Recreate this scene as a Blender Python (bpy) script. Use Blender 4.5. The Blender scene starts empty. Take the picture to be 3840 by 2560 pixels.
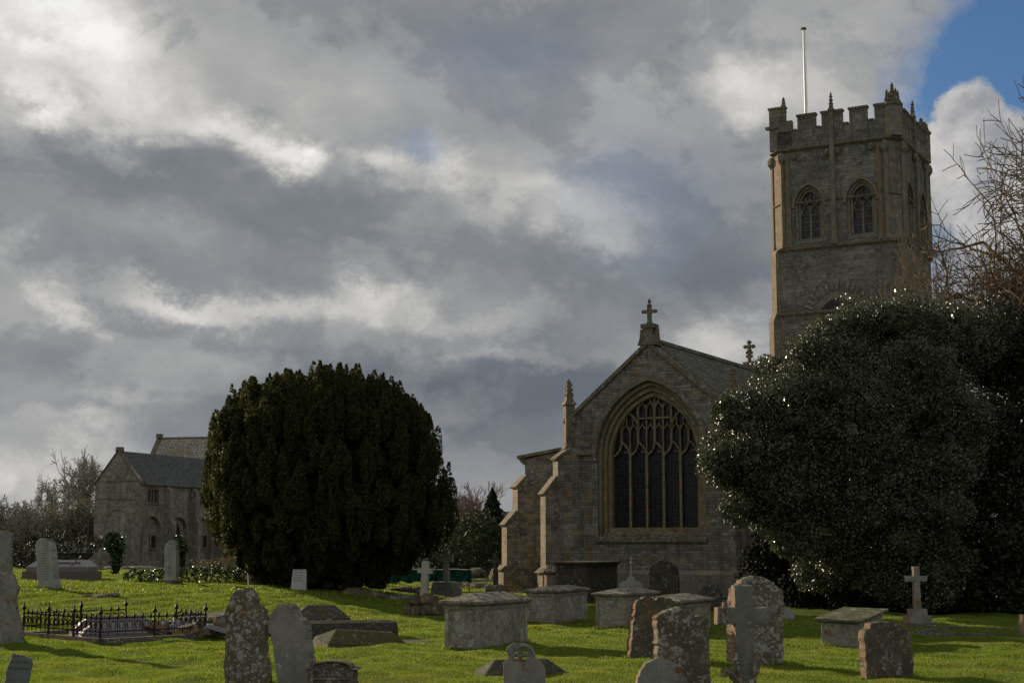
import bpy, math, random
import numpy as np
from mathutils import Vector, Matrix
R = math.radians
random.seed(7); rng = np.random.default_rng(7)
SC = bpy.context.scene
COL = SC.collection

# ------------------------------------------------------------------ camera maths
FPX, HOR, EYE = 5550.0, 2033.0, 2.2            # focal length and horizon row for a 3840 px wide frame
TH = math.atan((HOR - 1280) / FPX); CT, ST = math.cos(TH), math.sin(TH)
U = 0.6125                                     # measurements were taken on a 2352 px wide view
def ray(dx, dy):
    a, b = dx / U - 1920, 1280 - dy / U
    return (a, FPX * CT - b * ST, FPX * ST + b * CT)
def ss(a, b, x):
    t = min(1.0, max(0.0, (x - a) / (b - a))); return t * t * (3 - 2 * t)
def ssn(a, b, x):
    t = np.clip((x - a) / (b - a), 0, 1); return t * t * (3 - 2 * t)
def hgt(x, y):                                 # the lawn: a low rise on the left, level elsewhere
    return .6 * (1 - ss(-9, -1.5, x)) * ss(38, 54, y) * (1 - ss(85, 118, y))
def hgtn(x, y):
    return .6 * (1 - ssn(-9, -1.5, x)) * ssn(38, 54, y) * (1 - ssn(85, 118, y))
def gp(dx, dy):                                # where the ground seen at that spot lies
    r = ray(dx, dy)
    lo = 5.0; prev = lo
    y = lo
    while y < 400:
        k = y / r[1]
        if EYE + r[2] * k <= hgt(r[0] * k, y): break
        prev = y; y += .25
    a, b = prev, y
    for _ in range(24):
        m = (a + b) / 2; k = m / r[1]
        if EYE + r[2] * k <= hgt(r[0] * k, m): b = m
        else: a = m
    k = b / r[1]
    return Vector((r[0] * k, b, hgt(r[0] * k, b)))
def at(dx, dy, Y):
    r = ray(dx, dy); k = Y / r[1]
    return Vector((r[0] * k, Y, EYE + r[2] * k))
def ppm(Y): return FPX * U / (Y * CT) * 1.0    # view px per metre at depth Y (low things)

# ------------------------------------------------------------------ object helpers
def tag(o, label=None, cat=None, group=None, kind=None):
    if label: o['label'] = label
    if cat: o['category'] = cat
    if group: o['group'] = group
    if kind or cat: o['kind'] = kind or 'thing'
    return o
def empty(name, loc, rz=0, label=None, cat=None, group=None):
    o = bpy.data.objects.new(name, None); COL.objects.link(o)
    o.location = loc; o.rotation_euler = (0, 0, rz); o.empty_display_size = .3
    return tag(o, label, cat, group)
def link(name, me, mat, parent=None, loc=None, rot=None, smooth=False):
    o = bpy.data.objects.new(name, me); COL.objects.link(o)
    if mat is not None and not me.materials: me.materials.append(mat)
    if parent is not None: o.parent = parent
    if loc is not None: o.location = loc
    if rot is not None: o.rotation_euler = rot
    if smooth: me.polygons.foreach_set('use_smooth', [True] * len(me.polygons))
    return o
class MB:
    def __init__(s): s.v = []; s.f = []; s.k = []
    def add(s, vs, fs):
        s.k.append((len(s.v), len(s.f))); b = len(s.v); s.v += [tuple(v) for v in vs]; s.f += [[i + b for i in f] for f in fs]; return s
    def box(s, x0, x1, y0, y1, z0, z1):
        return s.add([(x0,y0,z0),(x1,y0,z0),(x1,y1,z0),(x0,y1,z0),(x0,y0,z1),(x1,y0,z1),(x1,y1,z1),(x0,y1,z1)],
                     [(0,3,2,1),(4,5,6,7),(0,1,5,4),(1,2,6,5),(2,3,7,6),(3,0,4,7)])
    def frus(s, a, b, z0, z1, c=(0,0), rot=0):   # rectangular frustum, a,b = (half x, half y) below and above
        vs = []
        for (hx, hy), z in ((a, z0), (b, z1)):
            for sx, sy in ((-1,-1),(1,-1),(1,1),(-1,1)):
                x, y = sx * hx, sy * hy
                vs.append((c[0] + x*math.cos(rot) - y*math.sin(rot), c[1] + x*math.sin(rot) + y*math.cos(rot), z))
        return s.add(vs, [(0,3,2,1),(4,5,6,7),(0,1,5,4),(1,2,6,5),(2,3,7,6),(3,0,4,7)])
    def prism(s, pts, M, d):                     # polygon pts (a,b), extruded d along the third axis of M
        n = len(pts)
        vs = [M @ Vector((p[0], p[1], 0)) for p in pts] + [M @ Vector((p[0], p[1], d)) for p in pts]
        fs = [tuple(range(n))[::-1], tuple(range(n, 2*n))] + [(i, (i+1) % n, n + (i+1) % n, n + i) for i in range(n)]
        return s.add(vs, fs)
    def poly(s, pts, z0, z1):                    # plan polygon raised from z0 to z1
        return s.prism(pts, Matrix.Translation((0, 0, z0)), z1 - z0)
    def tube(s, pts, rad, n=6, cap=True):
        pts = [Vector(p) for p in pts]
        if not hasattr(rad, '__len__'): rad = [rad] * len(pts)
        s.k.append((len(s.v), len(s.f))); b = len(s.v)
        for i, p in enumerate(pts):
            t = (pts[min(i+1, len(pts)-1)] - pts[max(i-1, 0)])
            t = t.normalized() if t.length > 1e-9 else Vector((0,0,1))
            a = t.cross(Vector((0,0,1)) if abs(t.z) < .9 else Vector((1,0,0))).normalized(); c = t.cross(a)
            for k in range(n):
                q = 2*math.pi*k/n; s.v.append(tuple(p + (a*math.cos(q) + c*math.sin(q)) * rad[i]))
        for i in range(len(pts)-1):
            for k in range(n):
                k2 = (k+1) % n; s.f.append([b+i*n+k, b+i*n+k2, b+(i+1)*n+k2, b+(i+1)*n+k])
        if cap:
            s.f.append([b+k for k in range(n)][::-1]); s.f.append([b+(len(pts)-1)*n+k for k in range(n)])
        return s
    def lathe(s, prof, n=8, c=(0,0,0), ph=0):
        s.k.append((len(s.v), len(s.f))); b = len(s.v)
        for r, z in prof:
            for k in range(n):
                q = 2*math.pi*k/n + ph; s.v.append((c[0]+r*math.cos(q), c[1]+r*math.sin(q), c[2]+z))
        for i in range(len(prof)-1):
            for k in range(n):
                k2 = (k+1) % n; s.f.append([b+i*n+k, b+i*n+k2, b+(i+1)*n+k2, b+(i+1)*n+k])
        s.f.append([b+k for k in range(n)][::-1]); s.f.append([b+(len(prof)-1)*n+k for k in range(n)])
        return s
    def bar(s, pts, w, y0, y1):                  # flat bar following pts in the x,z plane
        for (x0, z0), (x1, z1) in zip(pts, pts[1:]):
            d = math.hypot(x1-x0, z1-z0)
            if d < 1e-6: continue
            nx, nz = -(z1-z0)/d*w/2, (x1-x0)/d*w/2; ex, ez = (x1-x0)/d*w*.2, (z1-z0)/d*w*.2
            q = [(x0-nx-ex, z0-nz-ez), (x1-nx+ex, z1-nz+ez), (x1+nx+ex, z1+nz+ez), (x0+nx-ex, z0+nz-ez)]
            s.add([(a, y0, b) for a, b in q] + [(a, y1, b) for a, b in q],
                  [(0,1,2,3),(7,6,5,4),(0,4,5,1),(1,5,6,2),(2,6,7,3),(3,7,4,0)])
        return s
    def mesh(s, name='m'):
        me = bpy.data.meshes.new(name); me.from_pydata(s.v, [], s.f); me.update(); return me
    def split(s, name, mat, parent=None, T=None):
        ks = s.k + [(len(s.v), len(s.f))]
        for (v0, f0), (v1, f1) in zip(ks, ks[1:]):
            me = bpy.data.meshes.new(name); me.from_pydata(s.v[v0:v1], [], [[i-v0 for i in f] for f in s.f[f0:f1]])
            if T is not None: me.transform(T)
            me.update(); link(name, me, mat, parent)
    def build(s, name, mat, parent=None, **k): return link(name, s.mesh(name), mat, parent, **k)
XZ = Matrix(((1,0,0,0),(0,0,1,0),(0,1,0,0),(0,0,0,1)))       # (a,b,c) -> (x=a, y=c, z=b)
def shape(loops, depth, bevel=.012):
    """closed 2D loops (later ones are holes) in x,z, thickness along y from 0 to depth, edges rounded"""
    cu = bpy.data.curves.new('outline', 'CURVE'); cu.dimensions = '2D'; cu.fill_mode = 'BOTH'
    for lp in loops:
        sp = cu.splines.new('POLY'); sp.points.add(len(lp) - 1)
        for i, (x, z) in enumerate(lp): sp.points[i].co = (x, z, 0, 1)
        sp.use_cyclic_u = True
    cu.extrude = depth/2 - bevel; cu.bevel_depth = bevel; cu.offset = -bevel; cu.bevel_resolution = 1
    ob = bpy.data.objects.new('outline', cu)
    me = bpy.data.meshes.new_from_object(ob)
    M = Matrix(((1,0,0,0),(0,0,-1,depth/2),(0,1,0,0),(0,0,0,1)))
    me.transform(M); bpy.data.objects.remove(ob); bpy.data.curves.remove(cu); me.materials.clear()
    me.polygons.foreach_set('use_smooth', [False]*len(me.polygons)); me.update()
    return me
def rough(loop, step=.05, amp=.006, seed=0):
    """an outline with its edges worn uneven"""
    r = random.Random(seed); out = []
    n = len(loop)
    for i in range(n):
        a, b = loop[i], loop[(i+1) % n]; d = math.hypot(b[0]-a[0], b[1]-a[1]); k = max(1, int(d/step))
        for j in range(k):
            t = j/k; out.append((a[0]+(b[0]-a[0])*t + r.gauss(0, amp), a[1]+(b[1]-a[1])*t + r.gauss(0, amp)))
    return out
def arch(cx, hw, z0, zs, rise, n=10):
    """pointed arch outline, counter-clockwise from bottom left"""
    rise = max(rise, hw*1.001)
    Rr = (rise*rise + hw*hw) / (2*hw); am = math.asin(min(1, rise/Rr)); L = [(cx-hw, z0), (cx+hw, z0)]
    L += [(cx + hw - Rr + Rr*math.cos(am*i/n), zs + Rr*math.sin(am*i/n)) for i in range(n+1)]
    L += [(cx - hw + Rr - Rr*math.cos(am*i/n), zs + Rr*math.sin(am*i/n)) for i in range(n-1, -1, -1)]
    return L
def archz(x, hw, zs, rise):
    Rr = (rise*rise + hw*hw) / (2*hw); q = abs(x) + Rr - hw
    return zs + math.sqrt(max(0, Rr*Rr - q*q))
def npmesh(name, V, F):
    """mesh from numpy vertices (n,3) and faces (m,k)"""
    me = bpy.data.meshes.new(name); k = F.shape[1]
    me.vertices.add(len(V)); me.vertices.foreach_set('co', V.astype(np.float32).ravel())
    me.loops.add(F.size); me.loops.foreach_set('vertex_index', F.astype(np.int32).ravel())
    me.polygons.add(len(F)); me.polygons.foreach_set('loop_start', np.arange(0, F.size, k, dtype=np.int32))
    me.polygons.foreach_set('loop_total', np.full(len(F), k, np.int32)); me.update(calc_edges=True)
    return me
def rand_unit(n):
    v = rng.normal(size=(n, 3)); return v / np.linalg.norm(v, axis=1, keepdims=True)
def leaves(C, size, aspect=.55, up=0.0, out=None, bias=0.0):
    """one leaf-sized diamond per centre C; size scalar or array"""
    n = len(C); a = rand_unit(n); a[:, 2] += up; a /= np.linalg.norm(a, axis=1, keepdims=True)
    nn = rand_unit(n)
    if out is not None: nn = nn + out * bias
    b = np.cross(nn, a); b /= np.linalg.norm(b, axis=1, keepdims=True) + 1e-9
    s = (np.ones(n) * size * rng.uniform(.7, 1.3, n))[:, None]
    V = np.empty((n, 4, 3)); V[:, 0] = C - a*s; V[:, 1] = C - b*s*aspect; V[:, 2] = C + a*s; V[:, 3] = C + b*s*aspect
    return V.reshape(-1, 3), np.arange(n*4).reshape(n, 4)

# ------------------------------------------------------------------ materials
class NT:
    def __init__(s, name):
        s.m = bpy.data.materials.new(name); s.m.use_nodes = True; s.t = s.m.node_tree; s.t.nodes.clear()
        s.out = s.n('ShaderNodeOutputMaterial')
    def n(s, ty, **k):
        nd = s.t.nodes.new(ty)
        for a, v in k.items(): setattr(nd, a, v)
        return nd
    def l(s, a, b): s.t.links.new(a, b)
    def set(s, nd, **k):
        for a, v in k.items():
            sk = nd.inputs[a.replace('_', ' ')] if not a.isdigit() else nd.inputs[int(a)]
            if isinstance(v, bpy.types.NodeSocket): s.l(v, sk)
            else: sk.default_value = v
        return nd
    def math(s, op, a, b=None, c=None, clamp=False):
        nd = s.n('ShaderNodeMath', operation=op, use_clamp=clamp)
        for i, v in enumerate((a, b, c)):
            if v is None: continue
            if isinstance(v, bpy.types.NodeSocket): s.l(v, nd.inputs[i])
            else: nd.inputs[i].default_value = v
        return nd.outputs[0]
    def noise(s, vec, scale, detail=4, rough=.55, out=0, dist=0):
        nd = s.n('ShaderNodeTexNoise'); nd.inputs['Scale'].default_value = scale; nd.inputs['Detail'].default_value = detail
        nd.inputs['Roughness'].default_value = rough; nd.inputs['Distortion'].default_value = dist
        if vec is not None: s.l(vec, nd.inputs['Vector'])
        return nd.outputs[out]
    def ramp(s, f, a, b):
        nd = s.n('ShaderNodeMapRange', clamp=True, interpolation_type='SMOOTHSTEP'); s.l(f, nd.inputs[0])
        nd.inputs[1].default_value = a; nd.inputs[2].default_value = b; return nd.outputs[0]
    def mix(s, f, a, b, mode='MIX'):
        nd = s.n('ShaderNodeMix', data_type='RGBA', blend_type=mode)
        for i, v in ((0, f), (6, a), (7, b)):
            if isinstance(v, bpy.types.NodeSocket): s.l(v, nd.inputs[i])
            elif i == 0: nd.inputs[0].default_value = v
            else: nd.inputs[i].default_value = (*v, 1)
        return nd.outputs[2]
    def vm(s, op, a, b=None, o=0):
        nd = s.n('ShaderNodeVectorMath', operation=op)
        for i, v in enumerate((a, b)):
            if v is None: continue
            if isinstance(v, bpy.types.NodeSocket): s.l(v, nd.inputs[i])
            else: nd.inputs[i].default_value = v
        return nd.outputs[o]
    def finish(s, col, rough=.85, bump=None, bs=.5, bd=.02, spec=.3):
        p = s.n('ShaderNodeBsdfPrincipled'); s.p = p
        if isinstance(col, bpy.types.NodeSocket): s.l(col, p.inputs['Base Color'])
        else: p.inputs['Base Color'].default_value = (*col, 1)
        if isinstance(rough, bpy.types.NodeSocket): s.l(rough, p.inputs['Roughness'])
        else: p.inputs['Roughness'].default_value = rough
        p.inputs['Specular IOR Level'].default_value = spec
        if bump is not None:
            b = s.n('ShaderNodeBump'); b.inputs['Strength'].default_value = bs; b.inputs['Distance'].default_value = bd
            s.l(bump, b.inputs['Height']); s.l(b.outputs[0], p.inputs['Normal'])
        s.l(p.outputs[0], s.out.inputs[0]); return s.m
def coords(t, seed=True):
    tc = t.n('ShaderNodeTexCoord'); v = tc.outputs['Object']
    if seed:
        oi = t.n('ShaderNodeObjectInfo'); off = t.vm('MULTIPLY', oi.outputs['Random'], (37.0, 53.0, 71.0)); w = t.vm('ADD', v, off)
        return tc, v, w
    return tc, v, v
def masonry(name, c1, c2, cm, row=.17, wid=.46, stain=(.05,.05,.04), warm=(.33,.22,.10), warmth=.25, lichen=.25, slope=False, mortar=.012, bd=.03, dark=.5, sun_tint=.5):
    t = NT(name); tc, v, w = coords(t, False)
    nrm = tc.outputs['Normal']
    tan = t.vm('NORMALIZE', t.vm('CROSS_PRODUCT', (0,0,1), nrm)); uu = t.vm('DOT_PRODUCT', v, tan, 1)
    sep = t.n('ShaderNodeSeparateXYZ'); t.l(v, sep.inputs[0])
    wob = t.math('MULTIPLY', t.math('SUBTRACT', t.noise(v, 1.1, 3), .5), .14)
    zz = t.math('ADD', t.math('ADD', sep.outputs[2], wob), t.math('MULTIPLY', t.math('SUBTRACT', t.noise(v, 6.0, 3), .5), .05))
    if slope: zz = t.math('MULTIPLY', zz, 1.7)
    u2 = t.math('ADD', uu, t.math('MULTIPLY', t.math('SUBTRACT', t.noise(v, 2.3, 2), .5), .1))
    cb = t.n('ShaderNodeCombineXYZ'); t.l(u2, cb.inputs[0]); t.l(zz, cb.inputs[1])
    br = t.n('ShaderNodeTexBrick', offset=.5, squash=1.35, squash_frequency=3); t.l(cb.outputs[0], br.inputs['Vector'])
    t.set(br, Color1=(*c1, 1), Color2=(*c2, 1), Mortar=(*cm, 1), Scale=1.0, Mortar_Size=mortar, Mortar_Smooth=.3, Bias=0.0, Brick_Width=wid, Row_Height=row)
    b2 = t.n('ShaderNodeTexBrick', offset=.5, squash=1.6, squash_frequency=2); t.l(cb.outputs[0], b2.inputs['Vector'])
    t.set(b2, Color1=(*[x*1.08 for x in c1], 1), Color2=(*[x*1.08 for x in c2], 1), Mortar=(*[x*1.6 for x in cm], 1), Scale=1.0, Mortar_Size=mortar*.6, Mortar_Smooth=.5, Bias=0.0, Brick_Width=wid*1.9, Row_Height=row*2.0)
    two = t.ramp(t.noise(v, .45, 3, .6), .50, .54)
    if slope: two = t.math('MULTIPLY', two, 0.0)
    col = t.mix(two, br.outputs['Color'], b2.outputs['Color'])
    bfac = t.math('ADD', t.math('MULTIPLY', br.outputs['Fac'], t.math('SUBTRACT', 1.0, two)), t.math('MULTIPLY', b2.outputs['Fac'], t.math('MULTIPLY', two, .6)))
    col = t.mix(t.math('MULTIPLY', t.ramp(t.noise(v, 3.3, 6, .7), .42, .66), .5), col, tuple((a+b)/2.3 for a, b in zip(c1, cm)))
    # per-stone tone: noise sampled on a coarse grid of stones
    gr = t.vm('SNAP', cb.outputs[0], (wid*.9, row, 1.0)); tone = t.noise(gr, 3.1, 0)
    col = t.mix(t.math('ADD', t.math('MULTIPLY', t.ramp(tone, .25, .75), .6), t.math('MULTIPLY', t.ramp(t.noise(v, 6, 6, .75), .3, .7), .4)), t.mix(1.0, col, (.62,.62,.64), 'MULTIPLY'), t.mix(1.0, col, (1.25,1.22,1.18), 'MULTIPLY'))
    wn = t.noise(t.vm('ADD', gr, (9.3, 4.1, 0)), 2.3, 1)
    col = t.mix(t.math('MULTIPLY', t.ramp(wn, .58, .66), warmth*2), col, warm)
    stk = t.noise(t.vm('MULTIPLY', v, (1.7, 1.7, .22)), 1.6, 5, .65); col = t.mix(t.math('MULTIPLY', t.ramp(stk, .50, .68), .45), col, stain)
    big = t.noise(w, .55, 5, .6)
    col = t.mix(t.math('MULTIPLY', t.ramp(big, .48, .72), dark), col, stain)
    li = t.math('MULTIPLY', t.ramp(t.noise(v, 7.0, 5, .7), .56, .66), t.ramp(t.noise(v, .8, 2), .42, .62))
    col = t.mix(t.math('MULTIPLY', li, lichen*2), col, (.42,.43,.40))
    if sun_tint > 0:
        ns = t.n('ShaderNodeSeparateXYZ'); t.l(nrm, ns.inputs[0])
        so2 = t.math('MULTIPLY', t.ramp(t.math('MULTIPLY', ns.outputs[0], -1.0), .42, .66), t.ramp(t.noise(v, 2.2, 5, .65), .30, .55))
        col = t.mix(t.math('MULTIPLY', so2, sun_tint), col, (.42,.30,.18))    # warm sunlight painted into faces turned to the sun
    h = t.math('ADD', t.math('MULTIPLY', bfac, -1.0), t.math('MULTIPLY', t.noise(v, 9, 4, .65), .8))
    return t.finish(col, .92, h, .8, bd, .15)
def stone(name, base, base2, white=.5, orange=.3, moss=.3, wscale=7.0, text=False, rough=.88, dark=(.035,.032,.026), darkness=.3):
    t = NT(name); tc, v, w = coords(t)
    n1 = t.noise(w, 2.6, 6, .6); col = t.mix(t.ramp(n1, .35, .68), base, base2)
    if orange > 0:
        col = t.mix(t.math('MULTIPLY', t.ramp(t.noise(t.vm('ADD', w, (3, 7, 1)), 3.5, 6, .65), .62-.22*orange, .72-.15*orange), .85), col, (.17,.082,.022))
    col = t.mix(t.math('MULTIPLY', t.ramp(t.noise(t.vm('ADD', w, (13, 2, 5)), 1.7, 5, .65), .45, .7), darkness), col, dark)
    ww = t.vm('ADD', w, t.vm('MULTIPLY', t.vm('SUBTRACT', t.noise(w, 9, 5, .7, out=1), (.5,.5,.5)), (.16,.16,.16)))
    if white > 0:
        def spots(sc, keep, r0, r1):
            vo = t.n('ShaderNodeTexVoronoi', feature='F1'); t.l(ww, vo.inputs['Vector']); vo.inputs['Scale'].default_value = sc
            sx = t.n('ShaderNodeSeparateColor'); t.l(vo.outputs['Color'], sx.inputs[0])
            rad = t.math('MULTIPLY_ADD', sx.outputs[0], r1-r0, r0)
            f = t.math('LESS_THAN', t.math('DIVIDE', vo.outputs['Distance'], rad), 1.0)
            return t.math('MULTIPLY', f, t.math('LESS_THAN', sx.outputs[1], keep))
        zone = t.ramp(t.noise(t.vm('ADD', w, (1, 9, 4)), 1.8, 4, .6), .62-.32*white, .74-.32*white)
        sp = t.math('MAXIMUM', spots(wscale, .25+.4*white, .15, .5), spots(wscale*2.4, .3+.4*white, .15, .55))
        sp = t.math('MAXIMUM', sp, t.math('MULTIPLY', t.ramp(t.noise(ww, 16, 5, .7), .50, .60), t.ramp(t.noise(w, 3.1, 3), .66-.26*white, .76-.26*white)))
        sp = t.math('MULTIPLY', sp, t.math('MAXIMUM', zone, .15+.4*white))
        sp = t.math('MULTIPLY', sp, t.ramp(t.noise(w, 30, 4, .7), .30, .55))
        col = t.mix(t.math('MULTIPLY', sp, min(1, .55+white*.35)), col, t.mix(t.noise(w, 5, 3), (.24,.26,.24), (.48,.50,.45)))
    if text:
        sp3 = t.n('ShaderNodeSeparateXYZ'); t.l(v, sp3.inputs[0])
        rows = t.math('PINGPONG', sp3.outputs[2], .045); words = t.noise(t.vm('MULTIPLY', v, (50, 1, 11.1)), 1.0, 1)
        msk = t.math('MULTIPLY', t.math('LESS_THAN', rows, .018), t.math('GREATER_THAN', words, .47))
        msk = t.math('MULTIPLY', msk, t.math('GREATER_THAN', sp3.outputs[2], .30))
        ge = t.math('LESS_THAN', t.math('ABSOLUTE', sp3.outputs[0]), .17); msk = t.math('MULTIPLY', msk, ge)
        col = t.mix(t.math('MULTIPLY', msk, .75), col, (.05,.05,.05))
    tn = t.n('ShaderNodeSeparateXYZ'); t.l(tc.outputs['Normal'], tn.inputs[0])
    south = t.math('MULTIPLY', t.ramp(t.math('MULTIPLY', tn.outputs[0], -1.0), .42, .66), t.ramp(t.noise(w, 4.5, 5, .65), .36, .52))
    if orange > .05: col = t.mix(t.math('MULTIPLY', south, .85), col, t.mix(t.noise(w, 11, 3), (.22,.11,.045), (.34,.235,.14)))   # sunlit left edge painted in, with orange lichen colour
    if moss > 0:
        ge = t.n('ShaderNodeNewGeometry'); sz = t.n('ShaderNodeSeparateXYZ'); t.l(ge.outputs['Normal'], sz.inputs[0])
        up = t.ramp(sz.outputs[2], .25, .8)
        mm = t.math('MULTIPLY', up, t.ramp(t.noise(w, 5.5, 4, .6), .62-.42*moss, .72-.42*moss))
        col = t.mix(t.math('MULTIPLY', mm, .9), col, t.mix(t.noise(w, 16, 3), (.028,.042,.008), (.075,.072,.018)))
    return t.finish(col, rough, t.noise(w, 16, 6, .65), .7, .018, .2)
def plain(name, c, rough=.8, metal=0, spec=.3, var=.25, scale=6, bs=.3, bd=.01):
    t = NT(name); tc, v, w = coords(t)
    n = t.noise(w, scale, 5, .6)
    m = t.finish(t.mix(n, tuple(x*(1-var) for x in c), tuple(x*(1+var) for x in c)), rough, n, bs, bd, spec)
    t.p.inputs['Metallic'].default_value = metal; return m
def foliage(name, c1, c2, trans=.35, rough=.5, spec=.3, scale=1.2, tc_=None):
    t = NT(name); tc, v, w = coords(t, False)
    n = t.noise(v, scale, 3); ge = t.n('ShaderNodeNewGeometry')
    f = t.math('ADD', t.math('MULTIPLY', n, .6), t.math('MULTIPLY', ge.outputs['Random Per Island'], .5))
    col = t.mix(t.ramp(f, .25, .85), c1, c2)
    p = t.n('ShaderNodeBsdfPrincipled'); t.l(col, p.inputs['Base Color']); p.inputs['Coat Weight'].default_value = (.5 if spec > .6 else 0); p.inputs['Coat Roughness'].default_value = .27; p.inputs['Roughness'].default_value = rough; p.inputs['Specular IOR Level'].default_value = spec
    tr = t.n('ShaderNodeBsdfTranslucent')
    if tc_ is None: t.l(col, tr.inputs[0])
    else: t.l(t.mix(1.0, col, tc_, 'MULTIPLY'), tr.inputs[0])
    mx = t.n('ShaderNodeMixShader'); mx.inputs[0].default_value = trans; t.l(p.outputs[0], mx.inputs[1]); t.l(tr.outputs[0], mx.inputs[2])
    t.l(mx.outputs[0], t.out.inputs[0]); return t.m

M = {}
M['lias'] = masonry('lias_rubble', (.145,.14,.12), (.28,.265,.22), (.10,.095,.078), row=.125, wid=.42, warmth=.22, lichen=.6, mortar=.010, bd=.04)
M['lias_fine'] = masonry('lias_coursed', (.175,.176,.160), (.235,.232,.208), (.085,.08,.07), row=.12, wid=.36, warmth=.12, lichen=.3, dark=.35, mortar=.014, bd=.04)
M['ashlar'] = masonry('ashlar', (.18,.172,.142), (.23,.215,.168), (.15,.135,.105), row=.30, wid=.6, warmth=.18, mortar=.007, bd=.015, lichen=.3, dark=.3)
M['dress'] = stone('ham_stone', (.17,.14,.09), (.24,.185,.105), white=.35, orange=.25, moss=.25, wscale=6, darkness=.4)
M['dressgrey'] = stone('grey_dressed_stone', (.15,.14,.11), (.21,.19,.14), white=.35, orange=.2, moss=.25, wscale=6, darkness=.4)
M['dressdark'] = stone('weathered_ham_stone', (.12,.105,.078), (.18,.15,.098), white=.5, orange=.2, moss=.3, wscale=6, darkness=.5)
M['slate'] = masonry('stone_slates', (.12,.125,.11), (.19,.19,.16), (.035,.035,.03), row=.24, wid=.28, slope=True, warmth=.05, lichen=.4, bd=.05, stain=(.06,.065,.03), mortar=.02)
M['slate2'] = masonry('blue_slates', (.10,.105,.112), (.145,.15,.152), (.05,.055,.06), row=.22, wid=.3, slope=True, warmth=.0, lichen=.08, bd=.03, mortar=.012, dark=.2)
M['slate3'] = masonry('lichened_slates', (.30,.30,.26), (.42,.41,.35), (.08,.075,.06), row=.34, wid=.38, slope=True, warmth=.1, warm=(.32,.15,.05), lichen=.6, bd=.06, mortar=.03, stain=(.20,.13,.06), dark=.55)
M['barn'] = masonry('abbey_wall', (.22,.215,.19), (.29,.275,.235), (.13,.125,.105), row=.15, wid=.4, warmth=.25, lichen=.15, dark=.4)
def leaded(name, c, c2, lead, row, wid, rough):
    t = NT(name); tc, v, w = coords(t, False); tan = t.vm('NORMALIZE', t.vm('CROSS_PRODUCT', (0,0,1), tc.outputs['Normal'])); uu = t.vm('DOT_PRODUCT', v, tan, 1)
    sep = t.n('ShaderNodeSeparateXYZ'); t.l(v, sep.inputs[0]); cb = t.n('ShaderNodeCombineXYZ'); t.l(uu, cb.inputs[0]); t.l(sep.outputs[2], cb.inputs[1])
    br = t.n('ShaderNodeTexBrick', offset=0.0); t.l(cb.outputs[0], br.inputs['Vector']); t.set(br, Color1=(*c, 1), Color2=(*c2, 1), Mortar=(*lead, 1), Scale=1.0, Mortar_Size=.012, Mortar_Smooth=.1, Bias=0.0, Brick_Width=wid, Row_Height=row)
    gr = t.vm('SNAP', cb.outputs[0], (wid, row, 1.0)); return t.finish(br.outputs['Color'], rough, t.math('ADD', t.noise(gr, 7, 2), t.math('MULTIPLY', t.noise(v, 5, 3), .6)), .35, .03, .22)
M['glass'] = leaded('leaded_glass', (.006,.007,.008), (.020,.021,.024), (.035,.034,.032), .17, .13, .3)
M['louvre'] = leaded('belfry_glass', (.02,.022,.028), (.07,.075,.09), (.02,.02,.02), .22, .16, .35)
M['iron'] = plain('rusty_black_iron', (.022,.015,.012), .6, metal=.3, var=.5, scale=20)
M['pole'] = plain('white_painted_pole', (.75,.74,.72), .35, spec=.5, var=.06)
M['lead'] = plain('lead', (.12,.125,.13), .6)
M['bark'] = plain('bark', (.095,.08,.06), .9, var=.4, scale=8)
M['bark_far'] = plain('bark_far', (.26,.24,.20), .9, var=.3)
M['twig_brown'] = plain('brown_twigs', (.15,.112,.066), .85, var=.3)
M['twig'] = plain('pale_twigs', (.24,.18,.12), .8, var=.3)
M['twig_red'] = plain('reddish_twigs', (.20,.125,.095), .8, var=.3)

# lichened headstones of different kinds
M['h_dark'] = stone('headstone_brown', (.075,.065,.048), (.11,.092,.062), white=.55, orange=.3, moss=.4, wscale=8)
M['h_white'] = stone('headstone_white_lichen', (.10,.085,.058), (.135,.115,.08), white=.85, orange=.2, moss=.4, wscale=7)
M['h_grey'] = stone('headstone_grey', (.17,.17,.15), (.24,.23,.20), white=.4, orange=.2, moss=.4, wscale=6)
M['h_plain'] = stone('headstone_plain', (.22,.22,.20), (.28,.28,.25), white=.15, orange=.08, moss=.25, wscale=5, darkness=.25)
M['h_text'] = stone('headstone_lettered', (.26,.27,.24), (.32,.32,.28), white=.1, orange=.08, moss=.5, text=True, darkness=.2)
M['h_slate'] = stone('headstone_slate_grey', (.13,.14,.14), (.17,.18,.18), white=.25, orange=.05, moss=.2, text=True)
M['h_cross'] = stone('cross_stone', (.13,.13,.115), (.175,.17,.145), white=.25, orange=.12, moss=.2, wscale=7, darkness=.3)
M['h_pale'] = stone('headstone_pale', (.36,.38,.38), (.42,.43,.43), white=.0, orange=.0, moss=.0, text=True, darkness=.1)
M['cross_pale'] = stone('pale_cross_stone', (.30,.29,.25), (.38,.37,.31), white=.35, orange=.12, moss=.3, wscale=10, darkness=.15)
M['tomb'] = stone('tomb_stone', (.19,.18,.145), (.26,.24,.185), white=.75, orange=.35, moss=.3, wscale=6)
M['tomb_lid'] = stone('tomb_lid_stone', (.16,.14,.11), (.25,.215,.17), white=.7, orange=.3, moss=.3, wscale=7)
M['tomb_mossy'] = stone('tomb_mossy_lid', (.13,.115,.085), (.19,.165,.12), white=.6, orange=.2, moss=.5, wscale=7)
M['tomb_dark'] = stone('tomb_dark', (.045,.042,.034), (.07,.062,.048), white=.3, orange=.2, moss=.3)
M['granite'] = plain('polished_granite', (.13,.12,.125), .28, spec=.5, var=.25, scale=60, bs=.02)
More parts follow.
